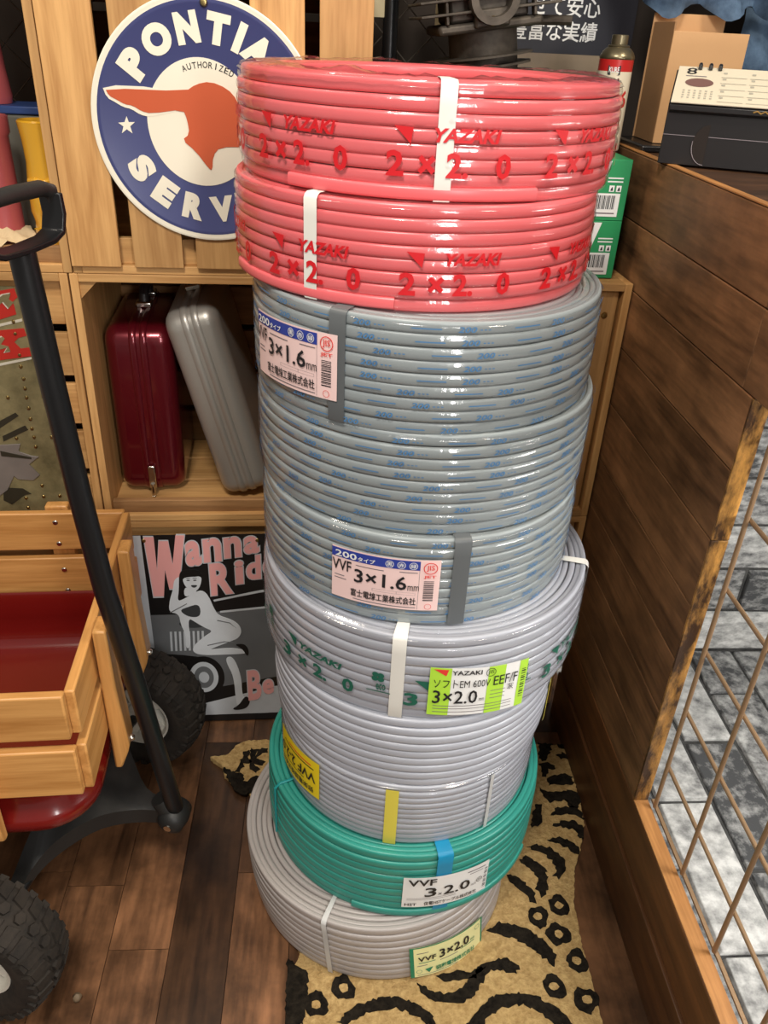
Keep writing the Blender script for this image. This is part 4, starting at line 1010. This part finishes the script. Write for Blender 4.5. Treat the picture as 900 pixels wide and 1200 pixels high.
# ------------------------------------------------------------------ advertising poster with white writing
ps = sthing('wall_poster', 'dark poster with white Japanese writing behind the spray can', 'poster', 0, 1.6575, 0)
mb = MB(); mb.box(.30, .612, -.001, .001, 1.214, 1.50, 'poster_dark'); mb.box(.30, .612, -.001, .001, 1.09, 1.2138, 'poster_blur'); mb.build('poster_sheet', ps, smooth=0)
mb = MB()
for s_, x0, x1, z0, z1 in (('任せて安心', .385, .545, 1.2715, 1.3035), ('豊富な実績', .385, .545, 1.2335, 1.2655)):
    put_text(mb, s_, (x0, z0, x1, z1), lambda x, y: Vector((x, -.0016, y)), 'label_white', .012)
mb.build('poster_writing', ps, smooth=0, merge=False)

# ------------------------------------------------------------------ things on the counter
cb = thing('cardboard_box', 'brown cardboard box with an open flap behind the desk calendar', 'box', (.520, 1.420, 1.0985), 0)
def cpart(nm, x0, x1, y0, y1, z0, z1, m): mb = MB(); mb.box(x0, x1, y0, y1, z0, z1, m); mb.build(nm, cb, bevel=.0006, smooth=0)
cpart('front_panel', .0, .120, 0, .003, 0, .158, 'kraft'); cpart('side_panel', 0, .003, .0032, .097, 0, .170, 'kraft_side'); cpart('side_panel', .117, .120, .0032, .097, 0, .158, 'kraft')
cpart('back_panel', -.002, .118, .0972, .100, 0, .183, 'kraft'); cpart('bottom_panel', .003, .117, .0032, .097, 0, .003, 'kraft'); cpart('top_flap', .003, .117, .010, .097, .1555, .1580, 'kraft')
mb = MB(); mb.box(-.022, .14, -.03, .11, 0, .0105, 'black_card'); o = mb.build('flat_tray', bevel=.003); o.location = (.515, 1.420, 1.0872)
tag(o, 'thin glossy black tray under the cardboard box', 'tray')
dc = thing('desk_calendar', 'black desk calendar stand with a cream page and ring binding', 'calendar', (.4700, 1.2490, 1.0898), -.394)
mb = MB()
mb.prism([(0, 0), (0, .080), (.062, .118), (.085, 0)], lambda y, z, q: Vector((q, y, z)), 0, .36, 'black_card'); st_ = mb.build('stand', dc, bevel=.0008)
mb = MB(); mb.box(.0, .36, -.0006, .0004, .038, .0388, 'ink_grey')
mb.build('fold_edge', st_, smooth=0)
mb = MB()
n = 20; c0 = (.062, .028)
pts = [(c0[0] - .020 * math.sin(PI * i / n), c0[1] + .026 * math.cos(PI * i / n)) for i in range(n + 1)]
mb.prism(pts, lambda x, y, q: Vector((x, -q, y)), 0, .0012, 'seam')
mb.tube([(x, -.0014, y) for x, y in pts[n // 2 - 1:]], .0006, 'ink_grey', 6)
mb.build('thumb_notch', st_, smooth=0)
def pg(x, s_, q=.001):      # s_: 0 front edge .. 1 back edge
    y = -.006 + .070 * s_; z = .0785 + .0415 * s_
    nrm = Vector((0, -.0415, .070)).normalized()
    return Vector((x, y, z)) + nrm * q
mb = MB(); mb.hexa([pg(.002, 0, 0), pg(.36, 0, 0), pg(.36, 1.02, 0), pg(.002, 1.02, 0), pg(.002, 0, .0022), pg(.36, 0, .0022), pg(.36, 1.02, .0022), pg(.002, 1.02, .0022)], 'paper'); pge = mb.build('page', dc, bevel=.0006)
mb = MB()
put_text(mb, '8', (.014, .79, .028, .97), lambda x, y: pg(x, y, .0027), 'ink', .005)
mb.poly([pg(.034 + .019 * math.cos(t * PI / 16), .56 + .12 * math.sin(t * PI / 16), .0027) for t in range(32)], 'oval_brown')
for i in range(6):
    for j in range(4): mb.poly([pg(.014 + i * .0075 + a, .12 + j * .065 + b, .0027) for a, b in ((0, 0), (.003, 0), (.003, .03), (0, .03))], 'paper_print')
for i in range(7):
    for j in range(5):
        x = .062 + i * .038; y = .06 + j * .17
        mb.poly([pg(x, y, .0027), pg(x + .034, y, .0027), pg(x + .034, y + .012, .0027), pg(x, y + .012, .0027)], 'paper_print')
        mb.poly([pg(x + .002, y + .10, .0027), pg(x + .007, y + .10, .0027), pg(x + .007, y + .145, .0027), pg(x + .002, y + .145, .0027)], 'paper_print')
mb.poly([pg(.014, .73, .0027), pg(.042, .73, .0027), pg(.042, .75, .0027), pg(.014, .75, .0027)], 'ink_grey')
mb.build('page_print', pge, smooth=0, merge=False)
mb = MB(); mb.hexa([Vector(p) for p in ((.002, -.0075, .070), (.36, -.0075, .070), (.36, -.0004, .066), (.002, -.0004, .066), (.002, -.0075, .0765), (.36, -.0075, .0765), (.36, -.0004, .0785), (.002, -.0004, .0785))], 'black_card')
lp = mb.build('page_lip', dc, bevel=.0006)
mb = MB(); mb.tube([(.112, -.0082, .0735), (.117, -.0082, .0755), (.122, -.0082, .0725), (.127, -.0082, .0755), (.132, -.0082, .0725), (.137, -.0082, .0750), (.142, -.0082, .0730)], .0011, 'gold', 6); mb.build('emblem', lp)
for x in (.031, .045, .058, .135, .149, .163, .245, .259, .273):
    mb = MB(); mb.tube([pg(x, .93, .003), pg(x, .97, .006), pg(x, 1.03, .005), pg(x, 1.06, 0), pg(x, 1.03, -.003)], .0028, 'black_paint', 8); mb.build('binding_ring', dc)

# garments hanging in the far right corner
def garment(lab, pts_w, m, seed, loc):
    rr = random.Random(seed); n, k = 26, 26
    (xa, za, xb, zb) = pts_w
    mb = MB(); g = []
    for i in range(n + 1):
        row = []
        for j in range(k + 1):
            x = xa + (xb - xa) * i / n; z = za + (zb - za) * j / k
            y = .020 * math.sin(i * .55 + seed + .5 * math.sin(j * .3)) + .012 * math.sin(j * .7 + i * .35) + .006 * math.sin(i * 1.7 + j * 1.1)
            edge = .012 * math.sin(j * .5 + seed) if i in (0, n) else 0
            row.append(mb.bm.verts.new((x + edge, y, z + (.012 * math.sin(i * .6 + seed) if j in (0, k) else 0))))
        g.append(row)
    for i in range(n):
        for j in range(k): mb.face([g[i][j], g[i + 1][j], g[i + 1][j + 1], g[i][j + 1]], m)
    rt = thing('denim_garment', lab, 'garment', loc, 0)
    mb.build('denim_cloth', rt, smooth=180, solid=.006)
    return rt
gj = garment('large blue denim garment with a red edged name band at far right', (-.085, -.22, .40, .30), 'denim', 3, (.78, 1.605, 1.32))
mb = MB()
R_ = Matrix.Translation((.0, -.048, -.030)) @ Matrix.Rotation(.24, 4, 'Y')
mb.box(-.08, .16, -.002, .002, -.012, .012, 'can_red', M=R_); mb.box(-.077, .16, -.003, -.0021, -.0095, .0095, 'label_blue', M=R_)
put_text(mb, 'SPEED STAR DENIM', (-.072, -.005, .15, .005), lambda x, y: R_ @ Vector((x, -.0034, y)), 'label_white', .02)
mb.build('name_band', gj, smooth=0, merge=False)
mb = MB()
for s_ in (-1, 1): mb.tube([(-.03 + s_ * .004, -.030, -.215), (-.02 + s_ * .006, -.034, -.17), (.0 + s_ * .010, -.036, -.12)], .004, 'case_dark', 8)
mb.build('dark_seam', gj)
garment('pale blue denim garment hanging above the cardboard box', (-.125, -.012, .105, .26), 'denim', 8, (.615, 1.50, 1.297))

# ------------------------------------------------------------------ tiger rug
def rough(P, k=3, amp=.0022, seed=1):
    rr = random.Random(seed); out = []
    for (x0, y0), (x1, y1) in zip(P, P[1:] + P[:1]):
        d = math.hypot(x1 - x0, y1 - y0); n = max(1, min(16, int(d / .0045)))
        for i in range(n): out.append((x0 + (x1 - x0) * i / n + rr.uniform(-amp, amp), y0 + (y1 - y0) * i / n + rr.uniform(-amp, amp)))
    return out
FZ = lambda x, y, q: Vector((x, y, q))
def swell(P, d):
    A = sum(x0 * y1 - x1 * y0 for (x0, y0), (x1, y1) in zip(P, P[1:] + P[:1])); s = 1 if A > 0 else -1
    out = []
    for i in range(len(P)):
        (xa, ya), (xb, yb) = P[i - 1], P[(i + 1) % len(P)]
        t = Vector((xb - xa, yb - ya)); t.normalize() if t.length else None
        out.append((P[i][0] + t.y * d * s, P[i][1] - t.x * d * s))
    return out
mb = MB()
out = RUG_R[::1] + [(.400, .50), (.36, .40), (-.02, .40), (-.03, .52)] + RUG_L + [(-.062, .80), (-.09, .90), (-.13, .97)] + [(p[0], p[1]) for p in PAW[::-1]][2:9] + [(-.05, 1.15), (.1, 1.12), (.30, 1.14)]
# order: right edge downwards, bottom, left edge upwards, the left paw, back edge
out = RUG_R + [(.402, .52), (.395, .38), (-.02, .38), (-.03, .52)] + RUG_L + [(-.06, .80), (-.10, .92), (-.13, 1.0), (-.150, 1.060), (-.176, 1.060), (-.192, 1.078), (-.200, 1.100), (-.226, 1.122), (-.205, 1.124), (-.190, 1.128), (-.178, 1.150), (-.160, 1.162), (-.12, 1.165), (-.02, 1.12), (.15, 1.09), (.32, 1.10), (.38, 1.15)]
mb.prism(rough(out, amp=.0012, seed=4), FZ, .0006, .0115, 'rug_pile', side='rug_pile')
i = 0
for P in STRIPES:
    i += 1
    if max(abs(p[0]) for p in P) > .49: P = [(min(p[0], .47), p[1]) for p in P]
    mb.prism(rough(swell(P, .0028), amp=.0026, seed=i), FZ, .0100, .0127, 'rug_black')
for (x, y) in RINGS:
    i += 1; rr = random.Random(i)
    ph = rr.uniform(0, 6)
    mb.prism(rough([(x + (.0185 + .003 * math.sin(2 * t + ph)) * math.cos(t), y + (.0185 + .003 * math.sin(3 * t + ph)) * math.sin(t)) for t in [2 * PI * q / 12 for q in range(12)]], amp=.0018, seed=i), FZ, .0100, .0125, 'rug_black')
    mb.prism(rough([(x + .0075 * math.cos(t), y + .0065 * math.sin(t)) for t in [2 * PI * q / 8 for q in range(8)]], amp=.0012, seed=i + 50), FZ, .0110, .0130, 'rug_pile')
o = mb.build('tiger_rug', origin=(.2, .8, 0), smooth=0)
tag(o, 'tiger pattern rug with black stripes under the stack of coils', 'rug')

# ------------------------------------------------------------------ red wagon
WO = Vector((-.3440, .9950, 0)); WR = .055
wg = thing('pull_wagon', 'red pull wagon with wooden slat sides and black handle', 'wagon', WO, WR)
def box_part(nm, x0, x1, y0, y1, z0, z1, m, parent=wg, bev=.003, tone=.5):
    mb = MB(); mb.box(x0, x1, y0, y1, z0, z1, m, tone); bput(mb); return mb.build(nm, parent, bevel=bev, smooth=40)
LB = -.92
BODY = Matrix.Translation((.0101, -.0354, .0434)) @ Matrix.Scale(.965, 4)      # tray and boards sit a little higher and smaller than the running gear frame
def bput(mb): bmesh.ops.transform(mb.bm, matrix=BODY, verts=mb.bm.verts)
# steel tray with rounded corners and a rolled rim
mb = MB()
def rrect(x0, x1, y0, y1, r, seg=8):
    P = []
    for cx_, cy_, a0 in ((x1 - r, y1 - r, 0), (x0 + r, y1 - r, 90), (x0 + r, y0 + r, 180), (x1 - r, y0 + r, 270)):
        for q in range(seg + 1):
            a = math.radians(a0 + 90 * q / seg); P.append((cx_ + r * math.cos(a), cy_ + r * math.sin(a)))
    return P
rows = []
for e, z, r in ((-.024, .236, .05), (-.010, .2365, .06), (.000, .243, .07), (.010, .255, .075), (.012, .268, .077), (.008, .278, .074), (-.004, .290, .065), (-.005, .340, .065), (-.001, .346, .068), (-.001, .350, .068), (-.006, .352, .064), (-.0095, .348, .062), (-.010, .300, .060), (-.016, .258, .055), (-.034, .246, .04)):
    rows.append([mb.bm.verts.new((x, y, z)) for x, y in rrect(LB - e, -.005 + e, -.214 - e, .214 + e, r)])
for a, b in zip(rows[:-1], rows[1:]):
    for k in range(len(a)): mb.face([a[k], a[(k + 1) % len(a)], b[(k + 1) % len(a)], b[k]], 'wagon_red')
mb.face(rows[0][::-1], 'wagon_red'); mb.face(rows[-1], 'wagon_red')
bput(mb); tray = mb.build('tray', wg, smooth=60)
mb = MB()
for x in (-.045, -.30, -.6): mb.lathe([(0, .006), (.004, .0052), (.0062, .002), (.0062, 0)], 'chrome', 16, Matrix.Translation((x, .2040, .316)) @ MX)
bput(mb); mb.build('tray_bolt', tray)
for (z0, z1, e) in ((.4295, .5035, 0), (.3285, .4110, .002)):
    for sy in (-1, 1):
        y0, y1 = sorted((sy * (.2205 + e), sy * (.2345 + e)))
        box_part('side_board', LB - .01, .004 + e, y0, y1, z0 + (.003 if sy > 0 else .009), z1 + (.003 if sy > 0 else .009), 'wagon_wood_x', bev=.0025, tone=rnd(.3, .7))
    box_part('end_board', .001 + e, .0145 + e, -.2195 - e, .2195 + e, z0 + .005, z1 + .005, 'wagon_wood_y', bev=.0025, tone=rnd(.3, .7))
    box_part('end_board', LB - .0145 - e, LB - .001 - e, -.2195 - e, .2195 + e, z0, z1, 'wagon_wood_y', bev=.0025, tone=rnd(.3, .7))
for y in (-.100, .096):
    mb = MB()
    mb.prism([(.0175, .520), (.0365, .520), (.0372, .42), (.041, .345), (.043, .300), (.040, .288), (.028, .256), (.0175, .256)], lambda x, z, q: Vector((x, q, z)), y - .019, y + .019, 'wagon_wood_z')
    bput(mb); s_ = mb.build('stake', wg, bevel=.003, smooth=40)
    mb = MB(); mb.lathe([(0, .0055), (.004, .005), (.0058, .002), (.0058, 0)], 'chrome', 16, Matrix.Translation((.0428, y, .300)) @ Matrix.Rotation(PI / 2, 4, 'Y')); bput(mb); mb.build('bolt', s_)
for xx in (-.112, -.45, -.80):
    for sy in (-1, 1):
        x = xx - (.010 if sy < 0 else 0)
        mb = MB()
        P = [(.2375, .511), (.2570, .511), (.2580, .40), (.258, .300), (.254, .274), (.246, .268), (.2375, .268)]
        mb.prism([(sy * a, b) for a, b in P], lambda y, z, q: Vector((q, y, z)), x - .019, x + .019, 'wagon_wood_z')
        bput(mb); s_ = mb.build('stake', wg, bevel=.003, smooth=40)
        mb = MB()
        for z in (.345, .390, .445, .488):
            mb.lathe([(0, .0016), (.0035, .0012), (.0048, 0)], 'chrome', 12, Matrix.Translation((x, .2205 * sy, z)) @ Matrix.Rotation(PI / 2 * sy, 4, 'X'))
        bput(mb); mb.build('screw', s_)
# running gear, in world metres turned into wagon space
WI = (Matrix.Translation(WO) @ Matrix.Rotation(WR, 4, 'Z')).inverted()
AC = Vector((-.405, .930, .1225)); AX = Vector((math.sin(.26), math.cos(.26), 0)); FWD = Vector((math.cos(.26), -math.sin(.26), 0))
def wheel(c, ax):
    ax = ax.normalized(); x = Vector((0, 0, 1)).cross(ax).normalized(); z = ax.cross(x) * -1
    M = WI @ (Matrix.Translation(c) @ Matrix((x, Vector((0, 0, 1)), ax)).transposed().to_4x4())
    rt = bpy.data.objects.new('wheel', None); COL.objects.link(rt); rt.parent = wg
    rt.matrix_local = M
    R, W = .1215, .042
    mb = MB()
    mb.lathe([(.066, -.030), (.072, -.036), (.085, -W), (.100, -W + .001), (.1105, -.034), (.1145, -.024), (.1155, 0), (.1145, .024), (.1105, .034), (.100, W - .001), (.085, W), (.072, .036), (.066, .030), (.064, .02), (.064, -.02), (.066, -.030)], 'tire', 64)
    n = 30
    for i in range(n):
        for s_ in (-1, 1):
            a = 2 * PI * (i + (.5 if s_ > 0 else 0)) / n
            Mt = Matrix.Rotation(a, 4, 'Z')
            p = []
            for r_, e in ((.108, .0), (.1190, .0015)):
                for (t, q) in ((-.0095 + e, .014 + e), (.0095 - e, .010 + e), (.0090 - e, .036), (-.0090 + e, .038)): p.append(Mt @ Vector((r_ - (.007 if q > .03 else 0), t, s_ * q)))
            mb.hexa(p, 'tire')
        a = 2 * PI * i / n; Mt = Matrix.Rotation(a, 4, 'Z')
        hexp = [(.0078 * math.cos(t * PI / 3), .0088 * math.sin(t * PI / 3)) for t in range(6)]
        mb.prism(hexp, lambda x, y, q: Mt @ Vector((q, x, y)), .112, .1200, 'tire')
        for s_ in (-1, 1):       # shoulder lugs
            p = []
            for zz, e in ((s_ * .034, 0), (s_ * .0425, .001)):
                for (t, r_) in ((-.006 + e, .098), (.006 - e, .098), (.007 - e, .1105 - e), (-.007 + e, .1105 - e)): p.append(Mt @ Vector((r_, t, zz)))
            mb.hexa(p, 'tire')
    mb.build('tire', rt, smooth=40, merge=False)
    mb = MB()
    mb.lathe([(.0655, -.031), (.062, -.030), (.058, -.020), (.056, -.012), (.056, .012), (.058, .020), (.062, .030), (.0655, .031), (.0655, -.031)], 'rim_white', 48)
    for i in range(5):
        Mt = Matrix.Rotation(2 * PI * i / 5, 4, 'Z')
        p = [Mt @ Vector(q) for q in ((.012, -.013, -.012), (.058, -.009, -.016), (.058, .009, -.016), (.012, .013, -.012), (.012, -.010, .012), (.058, -.007, .016), (.058, .007, .016), (.012, .010, .012))]
        mb.hexa(p, 'rim_white')
    mb.lathe([(0, -.034), (.016, -.034), (.020, -.028), (.020, .028), (.016, .034), (0, .034)], 'rim_white', 24)
    rim = mb.build('rim', rt, smooth=35, merge=False)
    mb = MB(); mb.lathe([(0, -.046), (.0085, -.045), (.0085, .045), (0, .046)], 'black_plastic', 16); mb.build('hub_cap', rt)
    return rt
wheel(AC + AX * .224, AX); wheel(AC - AX * .252 - Vector((.008, 0, 0)), AX)
RAX = Vector((-math.sin(WR), math.cos(WR), 0))
RC = Vector((-1.05, .955, .1225))
for s_ in (1, -1): wheel(RC + RAX * .224 * s_, RAX)
mb = MB(); mb.tube([WI @ (AC - AX * .185), WI @ (AC + AX * .185)], .008, 'black_paint', 12); mb.build('front_axle', wg)
mb = MB(); mb.tube([WI @ (RC - RAX * .185), WI @ (RC + RAX * .185)], .008, 'black_paint', 12); mb.tube([WI @ (RC - RAX * .12), WI @ (RC - RAX * .12 + Vector((0, 0, .12)))], .008, 'black_paint', 12); mb.tube([WI @ (RC + RAX * .12), WI @ (RC + RAX * .12 + Vector((0, 0, .12)))], .008, 'black_paint', 12); mb.build('rear_axle', wg)
mb = MB(); mb.lathe([(0, .0), (.05, 0), (.05, .022), (.03, .03), (.03, .235 - .205), (0, .235 - .205)], 'black_paint', 28, Matrix.Translation(WI @ Vector((AC.x, AC.y, .232)))); mb.build('turntable', wg, smooth=40)
# steering yoke: pressed steel plate with two arching arms and a nose
NOSE = AC + FWD * .163 + Vector((.004, 0, .013))
mb = MB()
def arm(s_):
    top = [NOSE + Vector((0, 0, .020)) + AX * .012 * s_, AC + FWD * .115 + AX * .020 * s_ + Vector((0, 0, .034)), AC + FWD * .070 + AX * .060 * s_ + Vector((0, 0, .052)), AC + FWD * .030 + AX * .110 * s_ + Vector((0, 0, .046)), AC + FWD * .008 + AX * .150 * s_ + Vector((0, 0, .022)), AC + FWD * .0 + AX * .178 * s_ + Vector((0, 0, -.004))]
    ctr = [NOSE + Vector((0, 0, .022)), AC + FWD * .115 + Vector((0, 0, .040)), AC + FWD * .050 + Vector((0, 0, .072)), AC + FWD * .010 + Vector((0, 0, .080)), AC - FWD * .01 + AX * .08 * s_ + Vector((0, 0, .066)), AC - FWD * .02 + AX * .165 * s_ + Vector((0, 0, .004))]
    sk = [p - Vector((0, 0, .030 if i < 4 else .022)) for i, p in enumerate(top)]
    def sm(P, n=18):
        o = []
        for i in range(n + 1):
            t = i / n * (len(P) - 1); k = min(int(t), len(P) - 2); f = t - k
            p0, p1, p2, p3 = P[max(k - 1, 0)], P[k], P[k + 1], P[min(k + 2, len(P) - 1)]
            o.append(.5 * (2 * p1 + (p2 - p0) * f + (2 * p0 - 5 * p1 + 4 * p2 - p3) * f * f + (3 * p1 - p0 - 3 * p2 + p3) * f ** 3))
        return o
    C_, T_, S_ = sm(ctr), sm(top), sm(sk)
    L3 = [[mb.bm.verts.new(WI @ p) for p in q] for q in (C_, T_, S_)]
    for a, b in zip(L3[:-1], L3[1:]):
        for k in range(len(a) - 1): mb.face([a[k], a[k + 1], b[k + 1], b[k]], 'black_plastic')
arm(1); arm(-1)
yk = mb.build('steering_yoke', wg, smooth=50, solid=.004)
mb = MB(); mb.tube([WI @ (NOSE + AX * q) for q in (-.027, -.020, 0, .020, .027)], [.010, .021, .024, .021, .010], 'black_plastic', 20)
mb.tube([WI @ NOSE, WI @ (NOSE - FWD * .02 + Vector((-.0, 0, .036)))], [.021, .0175], 'black_plastic', 18)
kn = mb.build('handle_knuckle', yk, smooth=60)
mb = MB(); mb.tube([WI @ (NOSE - AX * .029), WI @ (NOSE - AX * .024)], .0062, 'chrome', 12); mb.build('pivot_bolt', yk)
mb = MB()
hp = [NOSE + Vector((.002, -.002, .020)), Vector((-.2475, .874, .25)), Vector((-.259, .852, .422)), Vector((-.272, .842, .552)), Vector((-.280, .840, .618)), Vector((-.291, .840, .756)), Vector((-.300, .840, .90)), Vector((-.307, .840, 1.034))]
mb.tube([WI @ p for p in hp], .0136, 'black_paint', 20)
hd = mb.build('handle_shaft', wg, smooth=60)
G0 = Vector((-.307, .840, 1.036)); GX = Vector((.30, .954, 0)).normalized()
mb = MB()
def strap(P, wdt, th):
    P = [Vector(p) for p in P]; nrm = GX.cross(Vector((0, 0, 1)))
    rows = []
    for i, p in enumerate(P):
        d = (P[min(i + 1, len(P) - 1)] - P[max(i - 1, 0)]).normalized(); o = d.cross(nrm).normalized() * th
        rows.append([mb.bm.verts.new(WI @ (p + o * a + nrm * wdt * b)) for a, b in ((-1, -1), (1, -1), (1, 1), (-1, 1))])
    for a, b in zip(rows[:-1], rows[1:]):
        for k in range(4): mb.face([a[k], a[(k + 1) % 4], b[(k + 1) % 4], b[k]], 'black_paint')
    mb.face(rows[0], 'black_paint'); mb.face(rows[-1][::-1], 'black_paint')
strap([G0 + GX * x + Vector((0, 0, z)) for x, z in ((-.060, .045), (-.062, .024), (-.056, .007), (-.040, .0015), (0, .0), (.040, .0015), (.056, .007), (.062, .024), (.060, .045))], .013, .003)
mb.build('handle_bracket', hd, bevel=.0015)
mb = MB(); mb.tube([WI @ (G0 + GX * x + Vector((0, 0, z))) for x, z in ((-.064, .036), (-.061, .046), (-.045, .0505), (0, .0515), (.045, .0505), (.061, .046), (.064, .036))], [.0065, .0076, .0080, .0082, .0080, .0076, .0065], 'black_plastic', 18); mb.build('hand_grip', hd, smooth=60)

# ------------------------------------------------------------------ small stone on the floor
mb = MB()
bmesh.ops.create_icosphere(mb.bm, subdivisions=2, radius=.0065)
for v in mb.bm.verts: v.co *= rnd(.85, 1.12); v.co.z *= 1.15
mb.mats = ['stone']
o = mb.build('pebble', smooth=40); o.location = (-.359, .673, .0070)
tag(o, 'small brown pebble lying on the wooden floor', 'pebble')
